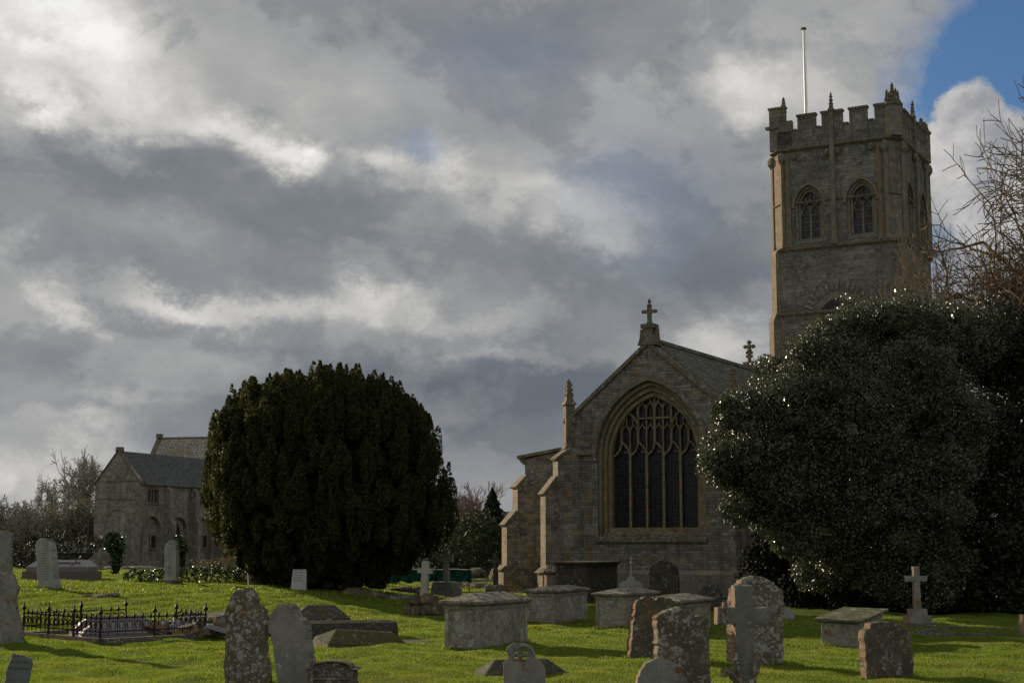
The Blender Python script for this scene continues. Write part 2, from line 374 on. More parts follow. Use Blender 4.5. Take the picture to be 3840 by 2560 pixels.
M['granite_brown'] = plain('brown_granite', (.10,.07,.06), .5, spec=.4, var=.3, scale=60, bs=.05)
M['rockm'] = stone('mossy_rock', (.09,.08,.06), (.14,.12,.09), white=.45, orange=.35, moss=.62, wscale=9)
M['rubble'] = stone('rubble_stone', (.085,.08,.068), (.14,.13,.11), white=.6, orange=.1, moss=.35, wscale=8)
M['mossrock'] = stone('moss_covered', (.075,.065,.045), (.12,.10,.07), white=.3, orange=.3, moss=.8, wscale=8)

M['holly'] = foliage('holly_leaves', (.014,.024,.009), (.100,.115,.044), trans=.30, rough=.42, spec=.7)
M['dark_leaf'] = foliage('dark_evergreen_leaves', (.006,.012,.005), (.028,.036,.014), trans=.15, rough=.5, spec=.4)
M['shade'] = foliage('undergrowth_shade_leaves', (.008,.012,.006), (.018,.022,.010), trans=.1, rough=.7, spec=.1)  # near-black leaf colour stands in for the shade under the holly
M['yew'] = foliage('yew_needles', (.016,.026,.008), (.095,.096,.027), trans=.45, rough=.6, spec=.2)
M['conifer'] = foliage('conifer_needles', (.016,.030,.012), (.055,.065,.02), trans=.3, rough=.6, spec=.15, scale=.5)
M['spruce'] = foliage('spruce_needles', (.012,.026,.014), (.028,.045,.02), trans=.2, rough=.6, spec=.15)
M['ivy'] = foliage('ivy_leaves', (.018,.038,.010), (.05,.085,.02), trans=.15, rough=.35, spec=.55)
M['hedge'] = foliage('hedge_leaves', (.014,.02,.010), (.04,.042,.02), trans=.2, rough=.6, spec=.2)
M['drytwig'] = foliage('green_brown_twigs', (.07,.075,.035), (.15,.14,.07), trans=.3, rough=.7, spec=.1)
M['bramble'] = foliage('bramble', (.10,.06,.02), (.16,.13,.05), trans=.3, rough=.6)
def blades():
    t = NT('grass_blades'); tc, v, w = coords(t, False); ge = t.n('ShaderNodeNewGeometry')
    a = t.noise(v, .55, 5, .65); b = t.noise(v, 3.2, 5, .7); r_ = ge.outputs['Random Per Island']
    col = t.mix(t.ramp(t.math('ADD', t.math('MULTIPLY', b, .6), t.math('MULTIPLY', r_, .4)), .25, .8), (.088,.145,.018), (.29,.37,.052))
    col = t.mix(t.math('MULTIPLY', t.ramp(a, .45, .68), .65), col, (.29,.285,.060))
    col = t.mix(t.math('MULTIPLY', t.ramp(t.noise(t.vm('ADD', v, (7, 3, 0)), 1.3, 5, .7), .58, .70), .55), col, (.06,.085,.014))
    p = t.n('ShaderNodeBsdfPrincipled'); t.l(col, p.inputs['Base Color']); p.inputs['Roughness'].default_value = .45; p.inputs['Specular IOR Level'].default_value = .3
    tr = t.n('ShaderNodeBsdfTranslucent'); t.l(t.mix(1.0, col, (1.0, 1.0, .7), 'MULTIPLY'), tr.inputs[0]); mx = t.n('ShaderNodeMixShader'); mx.inputs[0].default_value = .58
    t.l(p.outputs[0], mx.inputs[1]); t.l(tr.outputs[0], mx.inputs[2]); t.l(mx.outputs[0], t.out.inputs[0]); return t.m
M['blades'] = blades()

def soil():
    t = NT('turf'); tc, v, w = coords(t, False)
    n1 = t.noise(v, .35, 5, .6); n2 = t.noise(v, 4.0, 5, .7)
    col = t.mix(t.ramp(t.math('ADD', t.math('MULTIPLY', n1, .6), t.math('MULTIPLY', n2, .4)), .35, .65), (.06,.09,.014), (.11,.145,.022))
    return t.finish(col, .95, t.noise(v, 12, 6, .7), 1.0, .06, .05)
M['turf'] = soil()

# ------------------------------------------------------------------ ground and grass
def und(x, y):                                 # small bumps of an old churchyard lawn
    return (.042*np.sin(x*1.9+1.3*np.sin(y*.7))*np.sin(y*1.3+.9*np.sin(x*.8)) + .030*np.sin(x*4.3+y*1.1)*np.sin(y*3.1-x*.6)
            + .05*np.sin(x*.37+2)*np.sin(y*.23+1)) * ssn(12, 22, y)*(1-ssn(70, 100, y))
def ground():
    xs = np.unique(np.concatenate([np.arange(-26, 26.01, .3), -np.geomspace(26, 6000, 40), np.geomspace(26, 6000, 40)]))
    ys = np.unique(np.concatenate([-np.geomspace(20, 3000, 12), np.arange(-20, 18, 4), np.arange(18, 75, .3), np.geomspace(75, 6000, 60)]))
    X, Y = np.meshgrid(xs, ys); Z = hgtn(X, Y) + und(X, Y) * (np.abs(X) < 30)
    V = np.stack([X, Y, Z], -1).reshape(-1, 3); nx, ny = len(xs), len(ys)
    i = np.arange(ny-1)[:, None]*nx + np.arange(nx-1)[None]; i = i.ravel()
    F = np.stack([i, i+1, i+nx+1, i+nx], -1)
    o = link('ground', npmesh('ground', V, F), M['turf'], smooth=True); tag(o, kind='structure')
ground()
# ------------------------------------------------------------------ the church
AZ = 28.8; CO = Vector((5.705, 61.571, 0))
church = empty('church', CO, -R(AZ), 'grey stone parish church with a battlemented west tower and a traceried east window', 'church')
def cpart(name, mb, mat, parent=church, **k):
    me = mb.mesh(name) if isinstance(mb, MB) else mb
    o = link(name, me, M[mat], parent, **k); return o
def moved(me, dx, dy, dz=0, rz=0):
    me.transform(Matrix.Translation((dx, dy, dz)) @ Matrix.Rotation(rz, 4, 'Z')); return me
def prof_ext(mb, prof, corner, ang, width):
    """profile (p outward, z) pushed out along plan direction ang from corner, with the given width"""
    c, s = math.cos(ang), math.sin(ang)
    Mx = Matrix(((c, 0, -s, corner[0] + s*width/2), (s, 0, c, corner[1] - c*width/2), (0, 1, 0, 0), (0, 0, 0, 1)))
    return mb.prism(prof, Mx, width)
W2 = 3.7; EAV, APX = 7.75, 10.5
# east wall with the window opening
gable = [(-W2, 0), (W2, 0), (W2, EAV-.1), (W2-.3, EAV), (0, APX-.05), (-W2+.3, EAV), (-W2, EAV-.1)]
OHW, OZS, ORISE, OZ0 = 2.42, 5.75, 3.15, 2.42
cpart('chancel_wall', shape([gable, arch(.03, OHW, OZ0, OZS, ORISE, 14)[::-1]], .8, .01), 'lias')
sw = MB(); sw.box(-W2, -W2+.7, .8, 12.4, 0, 7.3).box(W2-.7, W2, .8, 12.4, 0, 7.3); sw.split('side_wall', M['lias'], church)
pl = MB(); prof = [(0,0),(.16,0),(.16,.92),(0,1.08)]
prof_ext(pl, prof, (0, -.003), -math.pi/2, 7.72); prof_ext(pl, prof, (W2+.003, 6.2), 0, 12.6); pl.split('plinth', M['ashlar'], church)
st = MB()
for a, b in ((-W2-.05, -2.5), (2.56, W2+.05)): st.prism([(0,5.82),(.14,5.88),(.14,5.93),(0,6.06)], Matrix(((0,0,1,a),(-1,0,0,-.002),(0,1,0,0),(0,0,0,1))), b-a)
st.split('string_course', M['dressdark'], church)
# gable coping
cp = MB()
for s in (-1, 1):
    a, b = Vector((s*(W2+.12), 0, EAV-.28)), Vector((0, 0, APX+.10)); d = (b-a).normalized(); n = Vector((-d.z*s, 0, d.x*s)) * (1 if s < 0 else 1)
    n = Vector((-abs(d.z)*-s*1.0, 0, abs(d.x))).normalized() if False else Vector((s*d.z, 0, abs(d.x))).normalized()
    q = [a, b, b - n*.16, a - n*.16]
    vs = [Vector((p.x, -.10, p.z)) for p in q] + [Vector((p.x, .55, p.z)) for p in q]
    cp.add(vs, [(0,1,2,3),(7,6,5,4),(0,4,5,1),(1,5,6,2),(2,6,7,3),(3,7,4,0)])
    cp.frus((.30, .36), (.14, .33), EAV-.50, EAV+.05, c=(s*(W2-.05), .22))
cpart('gable_coping', cp, 'dressdark')
def roof(mb, x0, x1, xr, ze0, ze1, zr, y0, y1, th=.14):
    for a, za in ((x0, ze0), (x1, ze1)):
        d = Vector((xr-a, 0, zr-za)).normalized(); n = Vector((-d.z, 0, d.x)); n = n if n.z > 0 else -n
        q = [(a, za), (xr, zr), (xr, zr-th), (a, za-th)]
        mb.add([(p[0], y0, p[1]) for p in q] + [(p[0], y1, p[1]) for p in q], [(0,1,2,3),(7,6,5,4),(0,4,5,1),(1,5,6,2),(2,6,7,3),(3,7,4,0)])
    return mb
cpart('chancel_roof', roof(MB(), -W2-.15, W2+.15, 0, EAV-.30, EAV-.30, APX+.16, .56, 12.35), 'slate')
rg = MB(); rg.prism([(-.16,APX+.07),(.16,APX+.07),(.05,APX+.27),(-.05,APX+.27)], Matrix(((1,0,0,0),(0,0,1,.56),(0,1,0,0),(0,0,0,1))), 11.7); cpart('ridge_stones', rg, 'slate')
# the great window: orders of the arch, hood, sill, tracery, glass
win = cpart('east_window', MB(), 'dress')
def ring(cx, h1, r1, h2, r2, z0, z0b, zs, y, d, bev=.02, zs2=None):
    o = arch(cx, h1, z0, zs, r1, 14); i = arch(cx, h2, z0b, zs2 or zs, r2, 14)
    me = shape([o, i[::-1]], d, bev); return moved(me, 0, y)
for i, (ha, hb, za, zb, y, d) in enumerate(((2.425, 2.27, 2.40, 2.46, .10, .2), (2.27, 2.10, 2.46, 2.60, .24, .2), (2.10, 1.93, 2.60, 2.80, .38, .4))):
    link('arch_order', ring(.03, ha, ORISE*ha/2.42-.0, hb, ORISE*hb/2.42, za, zb, OZS, y, d, .03), M['dress'], win)
hood = shape([arch(.03, 2.66, 5.72, OZS, 3.40, 16)[2:] + [(-2.60, 5.60), (-2.42, 5.60)] + arch(.03, 2.425, 5.72, OZS, 3.15, 16)[2:][::-1] + [(2.48, 5.60), (2.70, 5.60)]], .16, .03)
link('hood_mould', moved(hood, 0, -.12), M['dressdark'], win)
si = MB(); si.prism([(.12,2.22),(.12,2.34),(-.72,2.86),(-.72,2.22)], Matrix(((0,0,1,-2.46),(-1,0,0,0),(0,1,0,0),(0,0,0,1))), 4.98)
link('window_sill', si.mesh('sill'), M['dressdark'], win)
link('glass', moved(shape([arch(.03, 1.96, 2.7, OZS, ORISE*1.96/2.42, 12)], .03, .004), 0, .66), M['glass'], win)
tr = MB(); TH2 = ORISE*1.93/2.42
zt = lambda x: archz(x, 1.93, OZS, TH2) + .03
mx = [-1.14, -.38, .38, 1.14]; lc = [-1.52, -.76, 0, .76, 1.52]; Y0, Y1 = .50, .62
for x in mx: tr.bar([(x+.03, 2.75), (x+.03, 5.95)], .105, Y0, Y1)
def arcpts(x0, z0, x1, z1, bulge, n=6):
    out = []
    for i in range(n+1):
        t = i/n; px, pz = x0+(x1-x0)*t, z0+(z1-z0)*t; d = math.hypot(x1-x0, z1-z0)
        o = bulge*4*t*(1-t); out.append((px + o*-(z1-z0)/d, pz + o*(x1-x0)/d))
    return out
HA = 6.38
for i, c in enumerate(lc):                      # heads of the five lights
    for s in (-1, 1): tr.bar(arcpts(c+.03+s*.38, 5.80, c+.03, HA, -s*-.09 if s < 0 else -.09 , 6), .075, Y0+.01, Y1)
for c in lc:                                    # ogee ears and cusps
    for s in (-1, 1): tr.bar([(c+.03+s*.25, 5.95), (c+.03+s*.13, 5.99)], .05, Y0+.03, Y1)
for c in lc[1:4]: tr.bar([(c+.03, HA-.03), (c+.03, zt(c))], .085, Y0, Y1)
for c in (-1.52, 1.52): tr.bar([(c+.03, HA-.03), (c+.03, zt(c))], .07, Y0, Y1)
for x in mx:
    zj = HA + .62 if abs(x) > 1 else 7.95
    tr.bar([(x+.03, 5.95), (x+.03, zj)], .055, Y0+.02, Y1)
for x, zz in ((-.38, 7.02), (.38, 7.02), (-.38, 7.95), (.38, 7.95)):   # heads of the upper lights
    for s in (-1, 1):
        for cc in (-.19, .19): tr.bar(arcpts(x+.03+cc+s*.17, zz-.1, x+.03+cc, zz+.15, .03*s, 4), .045, Y0+.02, Y1)
tr.bar([(-.76, 7.38), (.82, 7.38)], .08, Y0, Y1)
for c in (-.38, .38):
    for s in (-1, 1): tr.bar(arcpts(c+.03+s*.36, 7.75, c+.03, 8.3, .08*-s, 5), .05, Y0+.01, Y1)
for c in (-1.14, 1.14):                         # side groups
    for s in (-1, 1):
        tr.bar(arcpts(c+.03+s*.40, 6.85, c+.03, 7.62, .10*-s*(1), 6), .075, Y0, Y1)
        for cc in (-.19, .19): tr.bar(arcpts(c+.03+cc+s*.17, 6.85, c+.03+cc, 7.08, .03*-s, 4), .045, Y0+.02, Y1)
    tr.bar([(c+.03-.19, 7.08), (c+.03, 6.98), (c+.03+.19, 7.08)], .05, Y0+.02, Y1)
    for s in (-1, 1): tr.bar([(c+.03+s*.15, 7.08), (c+.03+s*.15, 7.4)], .045, Y0+.02, Y1)
link('tracery', tr.mesh('tracery'), M['dress'], win)
# diagonal buttresses, pinnacles
def buttress(corner, ang, prof, w=.72, mat='lias', name='buttress'):
    b = MB(); prof_ext(b, prof, corner, ang, w); o = cpart(name, b, mat)
    c2 = MB()                                   # weathered slope stones on every offset
    for (p0, z0), (p1, z1) in zip(prof, prof[1:]):
        if p1 < p0 - .05 and z1 > z0 + .02 and p0 > .3:
            d = Vector((p1-p0, z1-z0)).normalized(); n = Vector((-d.y, d.x)) * -1
            q = [(p0 - d.x*.10, z0 - d.y*.10), (p1, z1), (p1 + n.x*.09, z1 + n.y*.09), (p0 - d.x*.10 + n.x*.09, z0 - d.y*.10 + n.y*.09)]
            prof_ext(c2, q, corner, ang, w + .08)
    c2.split('offset_stone', M['dressdark'], o)
    return o
P1 = [(-.5,0),(1.48,0),(1.48,.95),(1.34,1.08),(1.34,4.25),(.78,4.95),(.78,5.72),(.12,6.2),(-.5,6.2)]
buttress((-W2+.1, .1), R(225), P1); buttress((W2-.05, 2.0), 0, [(-.3,0),(.9,0),(.9,3.9),(.5,4.6),(.5,5.6),(.05,6.1),(-.3,6.1)], .7)
def pinnacle(x, y, z0, z1, z2, w, parent=church, rot=R(45), mat='dressdark', name='pinnacle'):
    p = MB(); p.frus((w/2, w/2), (w/2, w/2), z0, z1, (x, y), rot)
    p.frus((w*.66, w*.66), (w*.66, w*.66), z0-.05, z0+.06, (x, y), rot); p.frus((w*.68, w*.68), (w*.5, w*.5), z1-.06, z1+.10, (x, y), rot)
    h = z2-z1; p.frus((w*.42, w*.42), (w*.14, w*.14), z1+.10, z1+h*.78, (x, y), rot)
    for k in range(4):                          # crockets
        q = rot + math.pi/4 + k*math.pi/2
        for t in (.3, .5, .68):
            r = w*(.42-.28*t)*1.3; p.frus((.055*w/.4, .055*w/.4), (.02, .02), z1+h*t, z1+h*t+.12*w/.4, (x+r*math.cos(q), y+r*math.sin(q)), rot)
    p.lathe([(w*.12, z1+h*.74), (w*.26, z1+h*.80), (w*.26, z1+h*.86), (w*.10, z1+h*.92), (.01, z2)], 6, (x, y, 0))
    return link(name, p.mesh('pinnacle'), M[mat], parent)
pinnacle(-W2-.02, -.0, 6.2, 8.1, 9.2, .40); pinnacle(W2+.02, 0, 6.2, 8.1, 9.35, .40)
# gable cross on its pedestal
gc = MB(); gc.frus((.42,.34),(.30,.30), APX-.1, APX+.30, (0,.2)); gc.frus((.22,.22),(.22,.22), APX+.30, APX+.78, (0,.2)); gc.frus((.30,.28),(.30,.28), APX+.62, APX+.80, (0,.2))
for s in (-1, 1): gc.frus((.09,.14),(.05,.1), APX+.0, APX+.6, (s*.34,.2))
gc.box(-.075,.075,.12,.28, APX+.80, APX+1.60).box(-.33,.33,.13,.27, APX+1.28, APX+1.42).frus((.13,.1),(.08,.08),APX+.8,APX+.95,(0,.2))
gc.lathe([(.06,0),(.13,.06),(.03,.16),(.1,.22),(.01,.36)],6,(0,.2,APX+1.55)); cpart('gable_cross', gc, 'dressdark')
# nave and its cross
gv = [(-3.9,0),(3.9,0),(3.9,7.6),(0,10.45),(-3.9,7.6)]
cpart('nave_wall', MB().prism(gv, Matrix(((1,0,0,0),(0,0,1,12.4),(0,1,0,0),(0,0,0,1))), 14.6), 'lias')
cpart('nave_roof', roof(MB(), -4.1, 4.1, 0, 7.55, 7.55, 10.62, 12.75, 27.0), 'slate')
nc = MB()
for s in (-1, 1):
    q = [(s*4.1, 7.55), (0, 10.72), (0, 10.5), (s*4.1, 7.3)]
    nc.add([(p[0], 12.25, p[1]) for p in q] + [(p[0], 12.75, p[1]) for p in q], [(0,1,2,3),(7,6,5,4),(0,4,5,1),(1,5,6,2),(2,6,7,3),(3,7,4,0)])
nc.split('nave_coping', M['dressdark'], church)
nx = MB(); nx.frus((.34,.34),(.20,.20),10.45,10.95,(0,12.5)); nx.frus((.26,.26),(.26,.26),10.88,11.0,(0,12.5)); nx.box(-.07,.07,12.43,12.57,11.0,11.9)
for (cx, cz) in ((0,12.0),(-.20,11.78),(.20,11.78),(0,11.60)): nx.lathe([(.03,-.10),(.125,-.04),(.125,.04),(.03,.10)],7,(cx,12.5,cz))
nx.box(-.20,.20,12.45,12.55,11.72,11.84)
for s in (-1,1): nx.lathe([(.02,-.08),(.08,0),(.02,.08)],6,(s*.13,12.5,11.30)).lathe([(.02,-.08),(.08,0),(.02,.08)],6,(s*.13,12.5,11.48))
cpart('nave_cross', nx, 'dressdark')
# south chapel and aisle with sloping parapet, north aisle
ch = MB(); ch.prism([(-7.75,0),(-3.75,0),(-3.75,6.62),(-7.75,6.02)], Matrix(((1,0,0,0),(0,0,1,3.5),(0,1,0,0),(0,0,0,1))), .7)
ch.box(-7.75,-7.05,4.2,27,0,6.0); cpart('chapel_wall', ch, 'lias')
cc = MB(); cc.prism([(-8.10,6.02),(-3.75,6.64),(-3.75,6.78),(-8.10,6.16)], Matrix(((1,0,0,0),(0,0,1,3.36),(0,1,0,0),(0,0,0,1))), .9)
cc.prism([(-8.05,6.01),(-7.72,6.05),(-7.72,5.72),(-7.86,5.80)], Matrix(((1,0,0,0),(0,0,1,3.42),(0,1,0,0),(0,0,0,1))), .75)
cc.box(-8.0,-7.0,4.26,27,6.0,6.15); cpart('chapel_coping', cc, 'dressdark')
cpart('chapel_roof', MB().prism([(-7.05,5.6),(-3.9,6.4),(-3.9,6.3),(-7.05,5.5)], Matrix(((1,0,0,0),(0,0,1,4.2),(0,1,0,0),(0,0,0,1))), 22.8), 'lead')
buttress((-7.7, 3.55), R(225), [(-.5,0),(1.22,0),(1.22,.98),(1.06,1.12),(1.06,3.02),(.55,3.6),(.55,4.72),(.08,5.2),(-.5,5.2)], .85)
na = MB(); na.box(3.9,8.2,12.6,27,0,5.6); cpart('aisle_wall', na, 'lias')
cpart('aisle_roof', MB().prism([(8.3,5.55),(3.9,7.0),(3.9,6.9),(8.3,5.45)], Matrix(((1,0,0,0),(0,0,1,12.6),(0,1,0,0),(0,0,0,1))), 14.4), 'lead')
# ---- tower
TX, TY0, TY1, HB = .25, 27.0, 34.6, 3.85
def plan(inset, c=.55):
    x0, x1, y0, y1 = TX-HB+inset, TX+HB-inset, TY0+inset, TY1-inset
    return [(x0+c,y0),(x1-c,y0),(x1,y0+c),(x1,y1-c),(x1-c,y1),(x0+c,y1),(x0,y1-c),(x0,y0+c)]
tw = MB(); tw.poly(plan(-.06), 0, 15.5); tw.poly(plan(-.02), 15.5, 19.4); tw.poly(plan(.42, .4), 19.4, 26.4)
tower = cpart('tower', tw, 'lias_fine')
x0, x1 = TX-HB, TX+HB
def wallM(kind):                                # local (x along wall, y into wall, z) for the four sides
    if kind == 'front': return Matrix.Translation((TX, TY0, 0))
    if kind == 'right': return Matrix.Translation((x1, (TY0+TY1)/2, 0)) @ Matrix.Rotation(R(90), 4, 'Z')
    if kind == 'back': return Matrix.Translation((TX, TY1, 0)) @ Matrix.Rotation(R(180), 4, 'Z')
    return Matrix.Translation((x0, (TY0+TY1)/2, 0)) @ Matrix.Rotation(R(-90), 4, 'Z')
BZ0, BZS, BZR = 19.9, 22.0, 1.18
def winx(kind): return (-1.52, 1.62) if kind == 'front' else (-1.6, 1.6)
def tshape(loops, d, bev, kind, y=0):
    me = shape(loops, d, bev); me.transform(wallM(kind) @ Matrix.Translation((0, y, 0))); return me
for kind in ('front', 'right', 'back', 'left'):
    hw = 3.3
    wl = [(-hw, 19.4), (hw, 19.4), (hw, 25.4), (-hw, 25.4)]
    holes = [arch(cx, .86, BZ0-.1, BZS, BZR, 10)[::-1] for cx in winx(kind)]
    link('belfry_wall', tshape([wl] + holes, .42, .006, kind), M['lias_fine'], tower)
    if kind in ('front', 'right'):
        for cx in winx(kind):
            w = cpart('belfry_window', tshape([arch(cx, .87, BZ0-.1, BZS, BZR+.01, 10), arch(cx, .70, BZ0+.02, BZS, BZR-.14, 10)[::-1]], .16, .03, kind, .07), 'dressgrey')
            link('inner_order', tshape([arch(cx, .70, BZ0+.0, BZS, BZR-.14, 10), arch(cx, .56, BZ0+.12, BZS, BZR-.32, 10)[::-1]], .18, .03, kind, .18), M['dressgrey'], w)
            hm = arch(cx, 1.04, 0, BZS, BZR+.2, 12)[2:]; hi = arch(cx, .875, 0, BZS, BZR+.02, 12)[2:]
            link('hood_mould', tshape([hm + [(cx-1.04, BZS-.12), (cx-.875, BZS-.12)] + hi[::-1] + [(cx+.875, BZS-.12), (cx+1.04, BZS-.12)]], .14, .03, kind, -.11), M['dressgrey'], w)
            link('glass', tshape([arch(cx, .60, BZ0, BZS, BZR-.30, 8)], .03, .003, kind, .36), M['louvre'], w)
            t = MB(); t.bar([(cx, BZ0+.1), (cx, 22.0)], .13, .28, .36)
            for s in (-1, 1):
                for q in (-1, 1): t.bar(arcpts(cx+s*.28+q*.26, 21.55, cx+s*.28, 22.05, .07*-q, 6), .09, .28, .36)
                t.bar([(cx+s*.28, 22.0), (cx+s*.5, 22.3)], .09, .28, .36); t.bar([(cx+s*.28, 22.0), (cx, 22.35), (cx, 22.8)], .10, .28, .36)
                for zz in (20.55, 21.0, 21.45): t.bar([(cx+s*.05, zz), (cx+s*.52, zz)], .03, .31, .35)
            t.bar([(cx-.28, 22.1), (cx-.28, 22.55)], .05, .29, .36); t.bar([(cx+.28, 22.1), (cx+.28, 22.55)], .05, .29, .36)
            me = t.mesh('t'); me.transform(wallM(kind)); link('tracery', me, M['dressgrey'], w)
            s2 = MB(); s2.prism([(.02,BZ0-.2),(.02,BZ0-.12),(-.36,BZ0+.14),(-.36,BZ0-.2)], Matrix(((0,0,1,cx-.84),(-1,0,0,0),(0,1,0,0),(0,0,0,1))), 1.68)
            me = s2.mesh('s'); me.transform(wallM(kind)); link('window_sill', me, M['dressgrey'], w)
ck = MB()
for (px, py, a) in ((x0+.275, TY0+.275, 225), (x1-.275, TY0+.275, -45), (x1-.275, TY1-.275, 45), (x0+.275, TY1-.275, 135)):
    prof_ext(ck, [(-.5,19.4),(.0,19.4),(.0,25.4),(-.5,25.4)], (px, py), R(a), .80)
ck.split('belfry_corner', M['ashlar'], tower)
def band(z0, z1, out, name='string_course', mat='dressdark', inset=0):
    b = MB(); o = plan(inset-out, .55+out*.4); i = plan(inset-.01, .55)
    n = 8; b.add([(x,y,z0+ (z1-z0)*.45) for x,y in o]+[(x,y,z1-(z1-z0)*.2) for x,y in o]+[(x,y,z0) for x,y in i]+[(x,y,z1) for x,y in i],
        [(k,(k+1)%n,n+(k+1)%n,n+k) for k in range(n)] + [(2*n+k,2*n+(k+1)%n,(k+1)%n,k) for k in range(n)] + [(n+k,n+(k+1)%n,3*n+(k+1)%n,3*n+k) for k in range(n)])
    return link(name, b.mesh('band'), M[mat], tower)
band(19.25, 19.55, .17); band(25.3, 25.62, .19); band(15.4, 15.66, .16, inset=-.04); band(22.12, 22.26, .07)
# corner buttresses below the belfry, thin shafts above
for (px, py, a) in ((x0+.2, TY0+.2, 225),):
    bb = MB(); prof_ext(bb, [(-.4,0),(.75,0),(.75,11.0),(.45,11.5),(.45,15.2),(.22,15.7),(.22,19.2),(.1,19.45),(-.4,19.45)], (px, py), R(a), .62); link('buttress', bb.mesh('b'), M['ashlar'], tower)
sh = []
for kind in ('front', 'right', 'left', 'back'):
    for px in (-3.12, -2.78, -.0 if kind != 'front' else .0, 2.78, 3.12):
        s_ = MB(); w_ = .145 if px == 0 else .115
        s_.frus((w_, w_), (w_, w_), 19.5, 26.3 if px == 0 else 25.2, (px, -.05), R(45) if px else 0)
        s_.frus((w_*1.6, w_*1.6), (w_, w_), 19.5, 19.9, (px, -.05), R(45) if px else 0)
        if abs(px) > 3: s_.lathe([(.1,24.6),(.26,24.85),(.26,25.1),(.15,25.3)], 6, (px, -.12, 0))
        me = s_.mesh('s'); me.transform(wallM(kind)); link('wall_shaft', me, M['dressgrey'], tower)
    g = MB()                                    # carved heads under the parapet string
    for px in (-.33, .33, 2.3, -2.3): g.lathe([(.02,24.78),(.15,24.88),(.17,25.05),(.10,25.22),(.02,25.25)], 6, (px, -.10, 0))
    g.split('carved_head', M['dressdark'], tower, wallM(kind))
# parapet with battlements
for kind in ('front', 'right', 'back', 'left'):
    pz, cz, mz = 25.55, 26.62, 27.45
    if kind == 'front': ms = [(-2.1,-1.0), (-.62,.62), (1.05,2.1), (2.55,3.4)]
    else: ms = [(-3.3,-2.6), (-2.1,-1.05), (-.6,.6), (1.05,2.1), (2.6,3.3)]
    prof = [(-3.4, pz), (3.4, pz)]
    for a, b in ms[::-1]: prof += ([(3.4, mz)] if b >= 3.29 else [(b, cz), (b, mz)]) + ([(a, mz), (a, cz)])
    prof = [prof[0], prof[1]] + prof[2:]
    if prof[-1] != (-3.4, cz): prof.append((-3.4, cz if kind == 'front' else mz))
    if kind != 'front': prof[-2:] = [(-3.4, mz)]
    pr = link('parapet', tshape([prof], .30, .006, kind, .0), M['lias_fine'], tower)
    c = MB()
    for a, b in ms: c.box(a-.06, b+.06, -.06, .36, mz+.002, mz+.13)
    gaps = [(ms[i][1], ms[i+1][0]) for i in range(len(ms)-1)] + ([(-3.4, ms[0][0])] if kind == 'front' else [])
    for a, b in gaps: c.box(a+.07, b-.07, -.05, .35, cz+.002, cz+.11)
    for a, b in ms:                             # sunk panel edges on the merlons
        c.box(a+.14, a+.2, -.035, -.002, cz-.25, mz-.1).box(b-.2, b-.14, -.035, -.002, cz-.25, mz-.1).box(a+.14, b-.14, -.035, -.002, mz-.16, mz-.1)
    me = c.mesh('c'); me.transform(wallM(kind)); link('coping', me, M['dressdark'], pr)
link('tower_roof', MB().poly(plan(.3), 26.38, 26.45).mesh('tr'), M['lead'], tower)
for (px, py, a) in ((x1-.3, TY0+.3, -45), (x1-.3, TY1-.3, 45), (x0+.3, TY1-.3, 135)):
    q = MB(); q.lathe([(.52,25.55),(.52,27.35),(.60,27.42),(.60,27.52),(.3,27.6)], 8, (px, py, 0), R(22.5)); link('corner_turret', q.mesh('q'), M['ashlar'], tower)
    big = (py < 30)
    pinnacle(px, py, 27.45, 28.0, 28.85 if big else 28.5, .26, tower, 0, name='tower_pinnacle')
    for k in range(4):
        th = R(a) + k*math.pi/2; pinnacle(px+.36*math.cos(th), py+.36*math.sin(th), 27.4, 27.75, 28.4 if big else 28.15, .20, tower, 0, name='tower_pinnacle')
q = MB(); q.box(x0+.0, x0+1.0, TY0+.0, TY0+.3, 25.55, 28.1).box(x0-.0, x0+.3, TY0+.3, TY0+1.1, 25.55, 28.1).box(x0-.06,x0+1.05,TY0-.06,TY0+.34,28.1,28.22).box(x0+1.0,x0+1.4,TY0,TY0+.3,25.55,27.3)
q.box(x0-.22,x0+.5,TY0-.12,TY0+.2,26.9,27.05); q.box(x0+.15,x0+.2,TY0-.05,TY0,27.3,27.95).box(x0+.75,x0+.8,TY0-.05,TY0,27.3,27.95)
link('stair_turret', q.mesh('q'), M['ashlar'], tower)
pinnacle(x0+.9, TY0+.1, 27.9, 28.25, 28.85, .22, tower, 0, name='tower_pinnacle')
pinnacle(TX-.0, TY0-.03, 26.3, 27.6, 28.7, .26, tower, 0, name='tower_pinnacle'); pinnacle(x1+.02, 30.8, 26.3, 27.6, 28.65, .26, tower, 0, name='tower_pinnacle')
q = MB()
for a, z in ((0,0),): q.frus((.08,.08),(.08,.08),26.6,27.1,(x1+.02,30.8))
ww = cpart('tower_window', moved(shape([arch(.31, 1.55, 9.5, 14.9, 1.75, 10), arch(.31, 1.2, 9.8, 14.9, 1.4, 10)[::-1]], .2, .03), 0, TY0-.10), 'dressgrey')
link('glass', moved(shape([arch(.31, 1.25, 9.6, 14.9, 1.45, 10)], .03, .003), 0, TY0-.075), M['glass'], ww)
